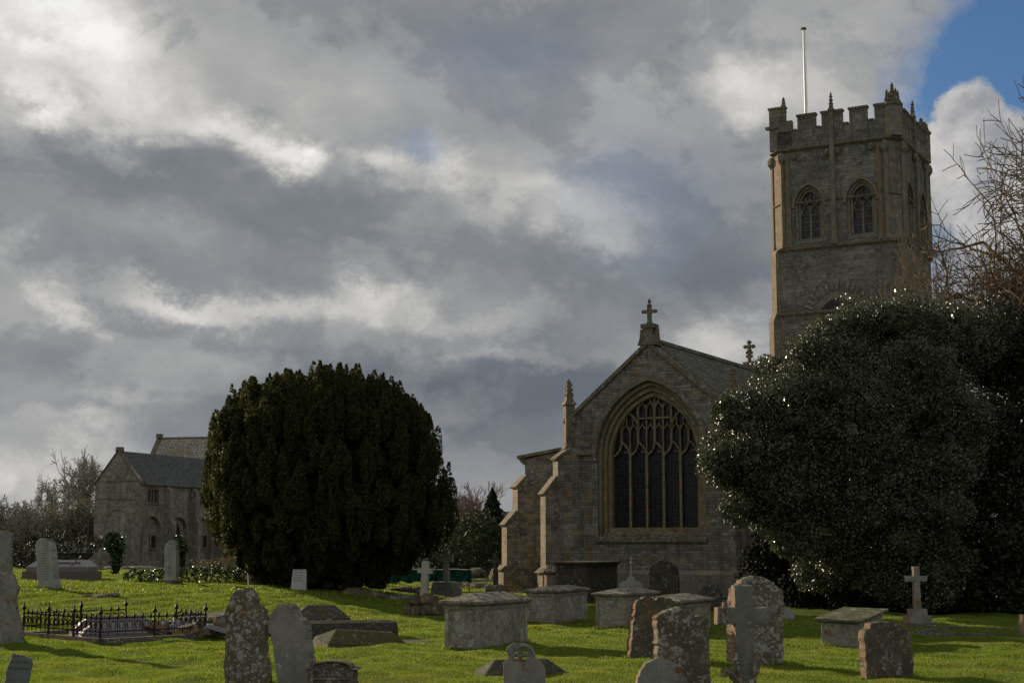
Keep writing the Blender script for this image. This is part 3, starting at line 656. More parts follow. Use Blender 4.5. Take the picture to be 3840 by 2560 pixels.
# relieving arch of thin voussoirs round it
q = MB(); 
for i in range(21):
    a = R(-2 + 184*i/20); c_, s_ = math.cos(a), math.sin(a); hh = .02
    for r0 in (1.68,): q.add([(.31+c_*r0-s_*.07, TY0-.10, 15.0+s_*r0*1.05+c_*.07), (.31+c_*2.2-s_*.085, TY0-.10, 15.0+s_*2.2*1.05+c_*.085), (.31+c_*2.2+s_*.085, TY0-.10, 15.0+s_*2.2*1.05-c_*.085), (.31+c_*r0+s_*.07, TY0-.10, 15.0+s_*r0*1.05-c_*.07),
        (.31+c_*r0-s_*.07, TY0-.05, 15.0+s_*r0*1.05+c_*.07), (.31+c_*2.2-s_*.085, TY0-.05, 15.0+s_*2.2*1.05+c_*.085), (.31+c_*2.2+s_*.085, TY0-.05, 15.0+s_*2.2*1.05-c_*.085), (.31+c_*r0+s_*.07, TY0-.05, 15.0+s_*r0*1.05-c_*.07)],
        [(0,1,2,3),(7,6,5,4),(0,4,5,1),(1,5,6,2),(2,6,7,3),(3,7,4,0)])
link('relieving_arch', q.mesh('q'), M['lias'], ww)
# flagpole on the tower roof
fp = empty('flagpole', (at(1851, 262, 82).x, 82, 26.45), 0, 'thin white flagpole without a flag rising from the tower roof', 'flagpole')
link('pole', MB().lathe([(.085, 0), (.075, 2.5), (.055, 5.0)], 8).mesh('p'), M['pole'], fp)
link('truck', MB().lathe([(.04,4.95),(.16,4.98),(.17,5.06),(.03,5.10)], 10).mesh('p'), M['dressdark'], fp)
link('halyard', MB().tube([(.10,-.02,.4),(.11,-.02,2.6),(.10,-.02,4.95)], .008, 4).mesh('h'), M['pole'], fp)

# ------------------------------------------------------------------ the abbey range on the left and the taller roof behind
ab = empty('abbey_range', Vector((-33.117, 132.1, 0)), -R(21), 'long roofed stone abbey range with blind arches along its side wall', 'building')
def apart(name, me, mat, parent=ab): return link(name, me.mesh(name) if isinstance(me, MB) else me, M[mat], parent)
GW, GE, GA, GL = 4.7, 7.75, 10.35, 15.2
gb = [(-GW,-.5),(0,-.5),(0,GE),(-GW/2,GA),(-GW,GE)]
apart('gable_wall', shape([gb], .6, .01), 'barn')
FR = Matrix.Rotation(R(90), 4, 'Z')              # x along the long wall, y into it
def along(me, y=0): me.transform(FR @ Matrix.Translation((0, y, 0))); return me
aw = [(2.08+4.22*i, i) for i in range(3)]
holes = [arch(c, 1.32, .6, 3.15, 1.35, 8)[::-1] for c, i in aw]
ups = [[(c-.95+.75*(0), 5.75),(c+.95, 5.75),(c+.95, 7.1),(c-.95, 7.1)][::-1] for c, i in aw if i % 2 == 0]
apart('side_wall', along(shape([[(.6,-.5),(GL,-.5),(GL,GE),(.6,GE)]] + holes + ups, .5, .01)), 'barn')
apart('blocking', along(MB().box(.6, GL, .30, .36, 0, 5.2).mesh('b')), 'barn')
for c, i in aw:
    w = apart('wall_arch', along(shape([arch(c, 1.50, 3.0, 3.15, 1.56, 8)[2:] + [(c-1.50, .6),(c-1.32,.6)] + arch(c, 1.32, 3.0, 3.15, 1.36, 8)[2:][::-1] + [(c+1.32,.6),(c+1.50,.6)]], .14, .02), -.10), 'ashlar')
    if i == 1:
        t = MB()
        for s in (-1, 1): t.bar(arcpts(c+s*.62, 3.0, c, 4.0, .1*-s, 5), .12, .12, .28)
        t.bar([(c, .6), (c, 3.0)], .12, .12, .28); t.bar([(c-.6,.6),(c-.6,3.0)], .12, .12, .28); t.bar([(c+.6,.6),(c+.6,3.0)], .12, .12, .28)
        link('tracery', along(t.mesh('t')), M['dress'], w); link('glass', along(MB().box(c-.6,c+.6,.24,.29,1.6,3.6).mesh('g')), M['glass'], w)
    else:
        d = MB(); d.box(c+.18, c+.92, .22, .295, 1.7, 2.85); link('window', along(d.mesh('g')), M['glass'], w)
        d = MB(); d.box(c+.05,c+.18,.14,.30,1.6,2.95).box(c+.92,c+1.05,.14,.30,1.6,2.95).box(c+.18,c+.92,.14,.30,2.85,2.97).box(c+.18,c+.92,.10,.30,1.58,1.7); link('window_frame', along(d.mesh('g')), M['ashlar'], w)
    if i % 2 == 0:
        f = MB().box(c-.95,c-.80,-.06,.2,5.75,7.1).box(c+.80,c+.95,-.06,.2,5.75,7.1).box(c-1.1,c+1.1,-.09,.2,7.1,7.22).box(c-1.1,c+1.1,-.09,.25,5.6,5.75).box(c-.31,c-.2,.0,.2,5.75,7.1).box(c+.2,c+.31,.0,.2,5.75,7.1).box(c-.8,c+.8,0,.2,6.93,7.1)
        u_ = apart('upper_window', along(f.mesh('u')), 'ashlar'); link('glass', along(MB().box(c-.9,c+.9,.22,.27,5.7,7.15).mesh('g')), M['glass'], u_)
    b = MB(); prof_ext(b, [(-.1,-.5),(.95,-.5),(.95,3.9),(.6,4.4),(.6,6.9),(0,7.4),(-.1,7.4)], (0, c+2.15), 0, .6); apart('buttress', b, 'barn')
s_ = MB(); s_.prism([(-GW-.02,6.18),(.02,6.02),(.02,5.92),(-GW-.02,6.08)], Matrix(((1,0,0,0),(0,0,1,-.08),(0,1,0,0),(0,0,0,1))), .09)
s_.box(-GW+.3,.02,-.07,.0,7.62,7.72); s_.box(-.25,.05,-.1,.0,-.4,6.0); apart('string_course', s_, 'ashlar')
apart('blocked_arch', shape([arch(-2.2,1.42,3.0,3.7,1.5,10)[2:]+[(-3.62,1.0),(-3.5,1.0)]+arch(-2.2,1.3,3.0,3.7,1.38,10)[2:][::-1]+[(-.9,1.0),(-.78,1.0)]], .1, .01), 'ashlar').location.y = -.07
c = MB()
for s in (-1, 1):
    xe = -GW/2 + s*(GW/2+.12); q = [(xe, GE-.25), (-GW/2, GA+.12), (-GW/2, GA-.08), (xe, GE-.45)]
    c.add([(p[0], -.1, p[1]) for p in q] + [(p[0], .5, p[1]) for p in q], [(0,1,2,3),(7,6,5,4),(0,4,5,1),(1,5,6,2),(2,6,7,3),(3,7,4,0)])
c.frus((.28,.3),(.22,.3),GA-.1,GA+.35,(-GW/2,.2)); apart('gable_coping', c, 'dressdark')
apart('roof', roof(MB(), -GW-.25, .3, -GW/2, GE-.22, GE-.26, GA+.0, .5, GL), 'slate2')
apart('eaves_course', MB().box(.02,.32,.5,GL,GE-.42,GE-.27), 'ashlar')
bh = empty('refectory_building', at(303, 1300, 150).xy.to_3d(), -R(14), 'taller building behind the range with an orange lichened stone roof', 'building')
r2 = MB(); r2.prism([(0,0),(9,0),(9,7.2),(4.5,12.8),(0,7.2)], Matrix(((0,0,1,.3),(1,0,0,0),(0,1,0,0),(0,0,0,1))), 13); link('wall', r2.mesh('w'), M['barn'], bh)
r3 = MB(); 
for a, b in (((-.3,7.0),(4.5,12.9)), ((9.3,7.0),(4.5,12.9))):
    q = [a, b, (b[0], b[1]-.15), (a[0], a[1]-.15)]; r3.add([(.5, p[0], p[1]+.06) for p in q] + [(13.6, p[0], p[1]+.06) for p in q], [(0,1,2,3),(7,6,5,4),(0,4,5,1),(1,5,6,2),(2,6,7,3),(3,7,4,0)])
link('roof', r3.mesh('r'), M['slate3'], bh)
r4 = MB()
for a, b in (((-.4,6.8),(4.5,13.15)), ((9.4,6.8),(4.5,13.15))):
    q = [a, b, (b[0], b[1]-.3), (a[0], a[1]-.3)]; r4.add([(0, p[0], p[1]) for p in q] + [(.5, p[0], p[1]) for p in q], [(0,1,2,3),(7,6,5,4),(0,4,5,1),(1,5,6,2),(2,6,7,3),(3,7,4,0)])
r4.box(.0,.5,4.2,4.8,13.0,13.4); r4.box(.5,13.6,4.38,4.62,12.9,13.04); link('gable_coping', r4.mesh('c'), M['dressdark'], bh)

# ------------------------------------------------------------------ graves
FOOT = []
A0 = -R(AZ)                                     # most graves line up with the church
def stone_at(name, base, pts, mat, yaw, thick, label, cat='gravestone', group='headstones standing on the lawn', tilt=0, lean=0, sc=None, holes=(), worn=.008, seed=1, extra=None, bev=.02):
    """a headstone: base = view position of its foot, pts = outline (view px offsets from the foot, up negative)"""
    p = gp(*base) if len(base) == 2 else Vector((at(base[0], 1300, base[2]).x, base[2], hgt(at(base[0], 1300, base[2]).x, base[2])))
    s = p.y*CT/(FPX*U)*1.0; u = (base[0]-1176)/3400; kx = 1/max(.3, (math.cos(yaw) - u*math.sin(-yaw)*-1))
    cv = lambda L: [(q[0]*s*kx, max(-q[1]*s, -.06)) for q in L]
    lp = rough(cv(pts), .045, worn, seed); lp = [(x, z if z > .03 else min(z, -.12)) for x, z in lp]
    loops = [lp] + [cv(h)[::-1] for h in holes]
    me = shape(loops, thick, bev); me.transform(Matrix.Translation((0, -thick/2, 0)))
    FOOT.append((p.x, p.y, yaw, (max(q[0] for q in pts)-min(q[0] for q in pts))*s*kx/2, thick/2))
    root = None
    if extra is None:
        o = link(name, me, M[mat]); o.location = p; o.rotation_euler = (tilt, lean, yaw); return tag(o, label, cat, group)
    root = empty(name, p, yaw, label, cat, group); root.rotation_euler = (tilt, lean, yaw)
    link('slab', me, M[mat], root); extra(root, s); return root
Y0_ = R(-20)
N = stone_at
# front row, left to right
N('headstone', (560, 1576), [(-41,6),(-43,-42),(-41,-90),(-40,-130),(-43,-160),(-42,-178),(-37,-183),(-34,-196),(-26,-212),(-10,-220),(4,-221),(18,-219),(26,-208),(31,-197),(33,-187),(40,-180),(50,-170),(53,-152),(52,-95),(54,-62),(60,-52),(62,0),(62,6)], 'h_white', R(-12), .13,
  'tall brown headstone blotched with white lichen, shouldered top chipped, beside the leaning one', seed=3, lean=R(-.5))
N('headstone', (678, 1580), [(-30,6),(-40,-60),(-50,-118),(-55,-136),(-56,-148),(-50,-154),(-50,-166),(-44,-178),(-34,-187),(-22,-191),(-10,-189),(0,-182),(6,-170),(8,-160),(16,-157),(24,-152),(28,-140),(36,-90),(43,-40),(48,6)], 'h_grey', R(-24), .20,
  'grey headstone with smooth pale face leaning to the left beside the tall brown one', lean=R(-1), seed=5)
def capstone(root, s):
    a = [(-58*s+116*s*i/16, 0) for i in range(17)]
    k = s
    def f(x): return (53*k + 13*k*math.sqrt(max(0, 1-(x/(47*k))**2))) if abs(x) < 46*k else 36*k+14*k
    ar = [(x, f(x)) for x in [k*v for v in (-60,-46.5,-46,-40,-30,-20,-10,0,10,20,30,40,46,46.5,60)]]
    lo = [(x, z-4*k) for x, z in ar[::-1]]
    me = shape([ar + lo], .30, .015); me.transform(Matrix.Translation((0,-.15,0))); link('coping', me, M['dressdark'], root)
    b = MB(); b.box(-50*k,-42*k,-.14,-.10,0,44*k).box(42*k,50*k,-.14,-.10,0,44*k).box(-42*k,42*k,-.13,-.10,24*k,28*k); link('face_frame', b.mesh('f'), M['dressdark'], root)
    b = MB(); r = random.Random(4)
    for i in range(26):
        x, z = r.uniform(-30, 30)*k, r.uniform(31, 50)*k; b.lathe([(.01,-2.2*k),(2.6*k,-1*k),(2.2*k,1.5*k),(.01,2.5*k)], 5, (x, -.105, z))
    link('carved_relief', b.mesh('r'), M['h_grey'], root)
N('headstone', (765, 1583), [(-53,6),(-53,-50),(-46,-50),(-40,-54),(-20,-62),(0,-64),(20,-62),(40,-54),(46,-50),(53,-50),(53,6)], 'h_dark', R(-6), .22,
  'low carved headstone with curved moulded coping and square ends beside the leaning headstone', extra=capstone, seed=8)
N('headstone', (36, 1590), [(-30,6),(-24,-60),(-18,-84),(-14,-87),(26,-79),(30,-72),(27,-30),(24,6)], 'h_slate', R(10), .10,
  'small slate-grey headstone with square top at the lower left of the lawn', lean=R(4))
N('monument', (10, 1477), [(-40,4),(-38,-120),(-30,-190),(-20,-240),(-8,-253),(4,-256),(12,-248),(13,-190),(14,-160),(20,-150),(28,-136),(31,-122),(27,-108),(26,-96),(30,-70),(38,-44),(42,-20),(47,4)], 'h_grey', R(8), .30,
  'tall grey monument with a narrow upper slab and scrolled wide foot beside the iron railings', 'monument', None, lean=R(-1.5), seed=9)
N('headstone', (113, 1353), [(-18,3),(-21,-60),(-25,-100),(-22,-111),(-14,-116),(-2,-116),(6,-110),(10,-90),(16,-30),(22,3)], 'h_text', R(-38), .28,
  'tall lettered headstone with rounded mossy top leaning left in front of the granite tomb', seed=11, lean=R(-4))
def base_block(w, d, h, mat='dressdark', name='base'):
    def f(root, s):
        link(name, MB().frus((w,d),(w*.95,d*.9),-.1,h).mesh('b'), M[mat], root)
    return f
N('headstone', (395, 1341), [(-13,2),(-14,-60),(-15,-82),(-12,-90),(-6,-97),(0,-100),(6,-98),(10,-88),(12,-60),(12,2)], 'h_text', R(-40), .18,
  'slender headstone with pointed top on a stepped base, alone near the ivy hedge', extra=base_block(.36,.26,.16), lean=R(-1))
N('headstone', (686, 1356), [(-17,2),(-13,-42),(-12,-48),(14,-48),(16,-44),(17,2)], 'h_pale', R(-6), .14,
  'pale clean headstone with rows of lettering and tapered sides in front of the yew', bev=.01, worn=.001)
N('headstone', (570, 1314), [(-13,1),(-13,-18),(-8,-23),(8,-24),(13,-20),(13,1)], 'dress', R(-20), .2, 'small squat sandstone headstone behind the ivy hedge by the yew trunk')
# right of the middle
def wheelcross(root, s):
    b = MB(); k = s
    b.tube([(math.cos(R(a))*24*k, -.075, 80*k+math.sin(R(a))*24*k) for a in range(-20, 201, 20)], .018, 5); link('raised_rim', b.mesh('r'), M['h_grey'], root)
N('headstone', (1205, 1588), [(-46,6),(-48,-50),(-50,-66),(-44,-72),(-39,-78),(-40,-92),(-36,-102),(-26,-108),(-12,-109),(2,-108),(14,-102),(22,-90),(24,-76),(30,-70),(40,-62),(46,-50),(48,6)], 'h_grey', R(-6), .14,
  'small grey headstone pierced by a ring cross at its head', extra=wheelcross,
  holes=[[(-26,-86),(-14,-86),(-14,-96),(-22,-95)],[(-6,-86),(10,-86),(6,-95),(-6,-97)],[(-24,-78),(-14,-78),(-14,-70),(-20,-70)],[(-6,-78),(8,-78),(4,-70),(-6,-68)]], seed=13)
N('headstone', (1500, 1511), [(-57,2),(-52,-40),(-46,-100),(-44,-122),(-40,-128),(-30,-132),(-25,-137),(-14,-137),(-8,-130),(0,-129),(6,-135),(14,-136),(22,-132),(30,-134),(38,-130),(44,-120),(48,-100),(48,2)], 'h_dark', R(20), .20,
  'broad dark lichened headstone with lumpy worn top, in front of a chest tomb', seed=15, lean=R(2))
N('headstone', (1566, 1590), [(-55,6),(-56,-60),(-59,-170),(-55,-174),(-45,-176),(-36,-183),(-20,-188),(-6,-190),(8,-186),(20,-178),(28,-171),(38,-170),(52,-170),(57,-165),(60,-80),(62,6)], 'h_white', R(18), .20,
  'reddish brown headstone with shouldered curved top, heavily lichened, behind the round one', seed=17)
N('headstone', (1522, 1632), [(-62,6),(-60,-60),(-52,-90),(-38,-108),(-20,-118),(0,-119),(20,-112),(36,-98),(48,-80),(62,-50),(66,6)], 'h_grey', R(8), .14,
  'round-topped grey headstone cut by the bottom edge in front of the reddish brown one', seed=19)
N('headstone', (1742, 1524), [(-66,-6),(-64,-100),(-60,-150),(-58,-168),(-50,-176),(-38,-188),(-20,-196),(0,-197),(18,-192),(30,-182),(42,-172),(53,-164),(55,-120),(52,-40),(49,2)], 'h_white', R(20), .24,
  'large rounded headstone crusted with white lichen rising behind the plain stone cross', seed=21)
N('headstone', (2036, 1555), [(-50,2),(-52,-60),(-54,-96),(-50,-106),(-40,-111),(-38,-122),(-26,-124),(-12,-125),(4,-124),(20,-123),(27,-116),(40,-112),(52,-104),(55,-60),(56,2)], 'h_dark', R(17), .22,
  'broad brown headstone with orange lit edge and worn shouldered top before the mossy chest tomb', seed=23)
N('headstone', (1672, 1442), [(-14,2),(-15,-40),(-12,-56),(-4,-62),(8,-62),(16,-54),(18,-30),(18,2)], 'h_dark', R(20), .2, 'small rounded brown headstone peeping out left of the plain cross', seed=25)
N('headstone', (1808, 1424), [(-13,2),(-12,-20),(-6,-28),(4,-24),(12,-14),(14,2)], 'h_plain', R(10), .2, 'stumpy pale headstone just right of the large lichened stone', seed=27)
N('headstone', (2354, 1458), [(-8,2),(-8,-46),(10,-46),(10,2)], 'h_grey', R(10), .2, 'narrow grey headstone cut by the right edge of the photo')
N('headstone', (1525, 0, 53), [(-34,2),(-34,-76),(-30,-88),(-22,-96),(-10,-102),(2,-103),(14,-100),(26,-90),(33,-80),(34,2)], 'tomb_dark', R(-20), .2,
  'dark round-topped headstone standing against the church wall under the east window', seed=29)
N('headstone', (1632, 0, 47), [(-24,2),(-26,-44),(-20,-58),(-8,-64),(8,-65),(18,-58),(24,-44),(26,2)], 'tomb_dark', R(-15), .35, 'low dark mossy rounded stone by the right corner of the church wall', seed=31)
def gothic(root, s):
    k = s; b = MB(); b.bar(arcpts(-21*k, 38*k, 0, 62*k, -4*k, 6), .06, -.13, -.09).bar(arcpts(21*k, 38*k, 0, 62*k, 4*k, 6), .06, -.13, -.09)
    b.bar(arcpts(-14*k, 20*k, 0, 45*k, -5*k, 6), .05, -.13, -.09).bar(arcpts(14*k, 20*k, 0, 45*k, 5*k, 6), .05, -.13, -.09); link('blind_arch', b.mesh('g'), M['cross_pale'], root)
    f = MB(); f.lathe([(.085,58*k),(.045,70*k),(.03,100*k),(.09,104*k),(.03,109*k),(.07,114*k),(.01,120*k)],6); link('base', MB().frus((.5,.2),(.48,.18),-.1,.2).mesh('b'), M['h_grey'], root); link('finial', f.mesh('f'), M['cross_pale'], root)
N('headstone', (1449, 0, 50), [(-27,2),(-27,-56),(-22,-62),(-12,-64),(-6,-74),(0,-82),(6,-74),(12,-64),(22,-62),(27,-56),(27,2)], 'h_plain', R(-12), .18,
  'pale gothic headstone with blind arch and tall thin finial, before the church wall', extra=gothic, worn=.003)

# chest tombs
def chest_tomb(corner, w, L, hb, lid_t, over, label, mats=('tomb', 'tomb_lid'), ridge=.10, az=AZ, tilt=(0, 0), base=True, panel=True):
    c = gp(*corner) if len(corner) == 2 else Vector((at(corner[0], 1300, corner[2]).x, corner[2], 0))
    ca, sa = math.cos(R(az)), math.sin(R(az))
    ctr = Vector((c.x - ca*w/2 + sa*L/2, c.y + sa*w/2 + ca*L/2, c.z))
    FOOT.append((ctr.x, ctr.y, -R(az), w/2+.06, L/2+.06))
    root = empty('chest_tomb', ctr, -R(az), label, 'tomb', 'chest tombs in front of the church'); root.rotation_euler = (R(tilt[0]), R(tilt[1]), -R(az))
    b = MB(); b.frus((w/2,L/2),(w/2,L/2),-.15,hb)
    me = b.mesh('chest'); ch_ = link('chest', me, M[mats[0]], root); bv = ch_.modifiers.new('b', 'BEVEL'); bv.width = .012; bv.segments = 1
    if panel:
        p = MB()
        for sx in (-1, 1):
            for sy in (-1, 1): p.box(sx*w/2 - .07 if sx > 0 else -w/2 - .018, w/2 + .018 if sx > 0 else -w/2 + .07, sy*L/2 - .10 if sy > 0 else -L/2 - .018, L/2 + .018 if sy > 0 else -L/2 + .10, -.1, hb - .003)
        p.split('corner_pilaster', M[mats[0]], root)
        q = MB(); q.frus((w/2+.012,L/2+.012),(w/2+.05,L/2+.05),hb-.09,hb-.004); link('frieze', q.mesh('q'), M[mats[0]], root)
    lid = MB(); W_, L_ = w/2+over, L/2+over
    lid.frus((w/2+.04,L/2+.04),(W_,L_),hb,hb+.05); lid.frus((W_,L_),(W_,L_),hb+.05,hb+lid_t)
    b0 = len(lid.v); h2 = hb+lid_t
    lid.add([(-W_,-L_,h2),(W_,-L_,h2),(W_,L_,h2),(-W_,L_,h2),(0,-L_+W_*.9,h2+ridge),(0,L_-W_*.9,h2+ridge)], [(0,1,4),(1,2,5,4),(2,3,5),(3,0,4,5)])
    lo = link('lid', lid.mesh('lid'), M[mats[1]], root); bv = lo.modifiers.new('b', 'BEVEL'); bv.width = .015; bv.segments = 1; bv.limit_method = 'ANGLE'
    if base: link('plinth', MB().frus((w/2+.07,L/2+.07),(w/2+.05,L/2+.05),-.15,.05).mesh('p'), M['dress'], root)
    return root
chest_tomb((1100.5, 1494), .80, 2.05, .90, .10, .12, 'large chest tomb with white-flecked panels and hipped lid, nearest the camera', ridge=.16)
chest_tomb((1272, 1430), .80, 2.05, .80, .09, .11, 'chest tomb with brown hipped lid, left one of the pair before the church', ridge=.11)
chest_tomb((1435, 1443), .80, 2.0, .80, .09, .11, 'chest tomb right of the pair before the church, behind the dark lumpy headstone', ridge=.12)
chest_tomb((1556, 1459), .85, 2.1, .72, .10, .13, 'chest tomb half hidden behind the dark lumpy headstone, pale patches on its lid', ridge=.13)
chest_tomb((1971.5, 1484), .80, 2.0, .56, .09, .12, 'low chest tomb with green moss over its slanting lid, on the right lawn', ('tomb', 'tomb_mossy'), ridge=.015, tilt=(4.2, 1.2), panel=False)
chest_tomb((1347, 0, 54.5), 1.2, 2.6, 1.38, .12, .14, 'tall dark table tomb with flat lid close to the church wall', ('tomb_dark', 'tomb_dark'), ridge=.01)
# pedestal monument
pm = empty('pedestal_monument', at(1270, 1300, 56.5).xy.to_3d(), 0, 'narrow stone pedestal with a moulded cap beside the chancel buttress', 'monument')
link('shaft', MB().lathe([(.34,-.1),(.34,1.0),(.28,1.05)], 8).mesh('s'), M['h_grey'], pm)
link('cap', MB().lathe([(.30,1.0),(.52,1.08),(.52,1.16),(.36,1.25),(.28,1.34)], 8).mesh('c'), M['h_white'], pm)

# crosses
def cross_shape(sw, top, a0, a1, aw, ends=0, z0=-.1, taper=0):
    return [(-sw-taper, z0),(sw+taper, z0),(sw, a0),(aw, a0-ends),(aw, a1+ends),(sw, a1),(sw+ends, top),(-sw-ends, top),(-sw, a1),(-aw, a1+ends),(-aw, a0-ends),(-sw, a0)]
def cross_on(name, base, label, s_off, sh, thick, mat, yaw, parts, lean=0, grp='stone crosses on the lawn'):
    p = gp(*base) if len(base) == 2 else Vector((at(base[0], 1300, base[2]).x, base[2], hgt(at(base[0], 1300, base[2]).x, base[2])))
    root = empty(name, p, yaw, label, 'cross', grp)
    me = shape([rough(sh, .06, .004, 2)], thick, .015); me.transform(Matrix.Translation((0, -thick/2, s_off)))
    link('cross', me, M[mat], root).rotation_euler = (0, lean, 0)
    for nm, mb, mt in parts: link(nm, mb.mesh(nm), M[mt], root)
    return root
def px(b): return gp(*b).y*CT/(FPX*U)
k = px((1710, 1604))
cr = cross_on('foreground_cross', (1710, 1604), 'large plain stone cross with a rope over its arm and an anchor at its foot', 0,
  cross_shape(22.5*k, 254*k, 167*k, 204*k, 65*k), .18, 'h_cross', R(10), [])
r_ = MB()
r_.tube([(-52*k,-.12,172*k),(-53*k,-.13,190*k),(-50*k,-.11,204*k),(-46*k,-.02,215*k),(-42*k,.06,213*k)], .022, 6).tube([(-43*k,-.12,178*k),(-44*k,-.13,196*k),(-41*k,-.10,208*k),(-30*k,0,214*k)], .018, 6).tube([(-52*k,-.12,172*k),(-50*k,-.13,168*k),(-48*k,-.12,185*k)], .02, 6)
link('rope', r_.mesh('r'), M['h_grey'], cr)
r_ = MB()
r_.tube([(-54*k,-.16,62*k),(-44*k,-.17,66*k),(-34*k,-.17,52*k),(-18*k,-.17,38*k),(0,-.17,32*k),(14*k,-.17,40*k),(22*k,-.16,62*k),(28*k,-.15,100*k)], [.05,.06,.055,.06,.06,.05,.04,.03], 7)
r_.tube([(-50*k,-.15,54*k),(-56*k,-.16,70*k)], [.07,.05], 6).tube([(-26*k,-.08,118*k),(-25*k,-.1,86*k),(-22*k,-.12,60*k),(-14*k,-.14,40*k)], [.03,.05,.04,.05], 7).tube([(30*k,-.14,104*k),(20*k,-.15,80*k),(14*k,-.17,56*k)], [.035,.04,.02], 6)
link('anchor', r_.mesh('a'), M['h_white'], cr)
k = px((973, 1413))
rk = empty('cross_on_rocks', gp(972, 1412), R(-12), 'white cross planted in a mound of mossy rocks', 'cross', 'stone crosses on the lawn')
me = shape([rough(cross_shape(8.2*k, 122*k, 94*k, 107*k, 17.5*k, z0=40*k), .06, .006, 5)], .2, .02); me.transform(Matrix.Translation((0,-.1,0))); link('cross', me, M['cross_pale'], rk).rotation_euler = (0, R(2.5), 0)
def rocks(root, specs, mat, name='rock', seed=1, sub=1):
    r = random.Random(seed)
    for (x, y, z, sx, sy, sz) in specs:
        import bmesh
        bm = bmesh.new(); bmesh.ops.create_icosphere(bm, subdivisions=2, radius=1)
        ph = [r.uniform(0, 6) for _ in range(6)]
        for v in bm.verts:
            c = v.co; f = 1 + .13*math.sin(3*c.x+ph[0])*math.cos(2.6*c.y+ph[1]) + .10*math.sin(4*c.z+ph[2]+c.x*2) + r.gauss(0, .035)
            q = Vector((max(-.88, min(.88, c.x*f)), max(-.88, min(.88, c.y*f)), max(-.84, min(.84, c.z*f)))) * 1.15
            v.co = (q.x*sx, q.y*sy, q.z*sz)
        me = bpy.data.meshes.new('rock'); bm.to_mesh(me); bm.free()
        o = link(name, me, M[mat], root); o.location = (x, y, z); o.rotation_euler = (r.uniform(-.2,.2), r.uniform(-.2,.2), r.uniform(-.5,.5))
rocks(rk, [(-.38,0,.16,.22,.26,.20),(-.12,-.2,.14,.17,.2,.17),(.16,-.18,.15,.2,.2,.19),(.42,0,.17,.20,.26,.22),(0,.2,.3,.35,.25,.28),(-.22,-.03,.45,.2,.25,.18),(.12,-.05,.46,.22,.26,.19),(.3,.08,.42,.16,.22,.17)], 'mossrock', seed=3)
k = px((1025, 1371))
b = MB(); b.frus((30*k,26*k),(25*k,21*k),-.1,35*k)
cross_on('cross_on_plinth', (1025, 1371), 'rough grey cross with flared ends on a tall tapering block', 34*k, cross_shape(6.5*k, 76*k, 47*k, 62*k, 17*k, ends=1.5*k, z0=0), .16, 'h_grey', R(-24), [('plinth', b, 'h_slate')])
k = px((1138, 1362))
cr2 = cross_on('cross_on_boulder', (1138, 1362), 'thin dark cross set in a boulder near the chapel buttress', 0, cross_shape(4.6*k, 88*k, 67*k, 75*k, 15*k), .14, 'tomb_dark', R(-35), [])
rocks(cr2, [(-.2,0,.12,.3,.3,.28),(.2,.0,.12,.32,.3,.24),(0,.1,.2,.25,.25,.2)], 'rubble', seed=8)
k = px((2108, 1441))
b1 = MB(); b1.frus((34*k,28*k),(33*k,27*k),-.1,12*k); b2 = MB(); b2.frus((26*k,22*k),(26*k,22*k),12*k,28*k); b3 = MB(); b3.frus((18*k,15*k),(18*k,15*k),28*k,43*k)
cross_on('stepped_cross', (2108, 1441), 'grey latin cross on three steps against the dark holly', 42*k, cross_shape(7*k, 96*k, 62*k, 75*k, 25*k, z0=0, taper=.01), .15, 'h_grey', R(8), [('lower_step', b1, 'rubble'), ('middle_step', b2, 'h_grey'), ('upper_step', b3, 'h_grey')])
N('small_cross', (1178, 0, 96), [(-3,1),(-3,-18),(-14,-18),(-14,-22),(-3,-22),(-3,-31),(3,-31),(3,-22),(14,-22),(14,-18),(3,-18),(3,1)], 'tomb_dark', R(-10), .15, 'tiny distant cross before the conifers beside the church', 'cross', 'stone crosses on the lawn', worn=.002)

# kerbed plot by the stepped cross
kp = empty('kerbed_grave', gp(2190, 1455), -R(34), 'grave plot edged with a low stone kerb in front of the holly', 'grave')
def kerb(root, L, w, hh=.13, t=.12, mat='rubble', name='kerb'):
    for x0_, x1_, y0_, y1_ in ((-w/2,w/2,-L/2,-L/2+t),(-w/2,w/2,L/2-t,L/2),(-w/2,-w/2+t,-L/2+t,L/2-t),(w/2-t,w/2,-L/2+t,L/2-t)):
        link(name, MB().box(x0_,x1_,y0_,y1_,-.15,hh).mesh('k'), M[mat], root)
kerb(kp, 2.8, 2.5, .075, .10)
kp.location = (11.5, 36.9, 0); kp.rotation_euler = (0, 0, -R(33))
# ledgers, coped stones and broken tombs
def coped(name, base, w, L, h0, h1, az, mat, label, cat='grave slab', grp=None, tilt=(0,0), parent=None, hip=.7):
    p = gp(*base) if parent is None else Vector(base)
    mb = MB(); mb.frus((w/2+.05,L/2+.05),(w/2,L/2),-.12,h0)
    H = h0+h1; y = L/2-hip*w/2
    mb.add([(-w/2,-L/2,h0+.002),(w/2,-L/2,h0+.002),(w/2,L/2,h0+.002),(-w/2,L/2,h0+.002),(-.05,-y,H),(.05,-y,H),(.05,y,H),(-.05,y,H)], [(0,1,5,4),(1,2,6,5),(2,3,7,6),(3,0,4,7),(4,5,6,7)])
    me = mb.mesh(name); o = link(name, me, M[mat], parent, loc=p, rot=(R(tilt[0]), R(tilt[1]), -R(az)))
    bv = o.modifiers.new('b', 'BEVEL'); bv.width = .02; bv.segments = 1
    return tag(o, label, cat, grp) if label else o
coped('coped_slab', (1196, 1547), .75, 1.45, .03, .22, 75, 'tomb_dark', 'low pointed grave slab in the grass behind the pierced headstone')
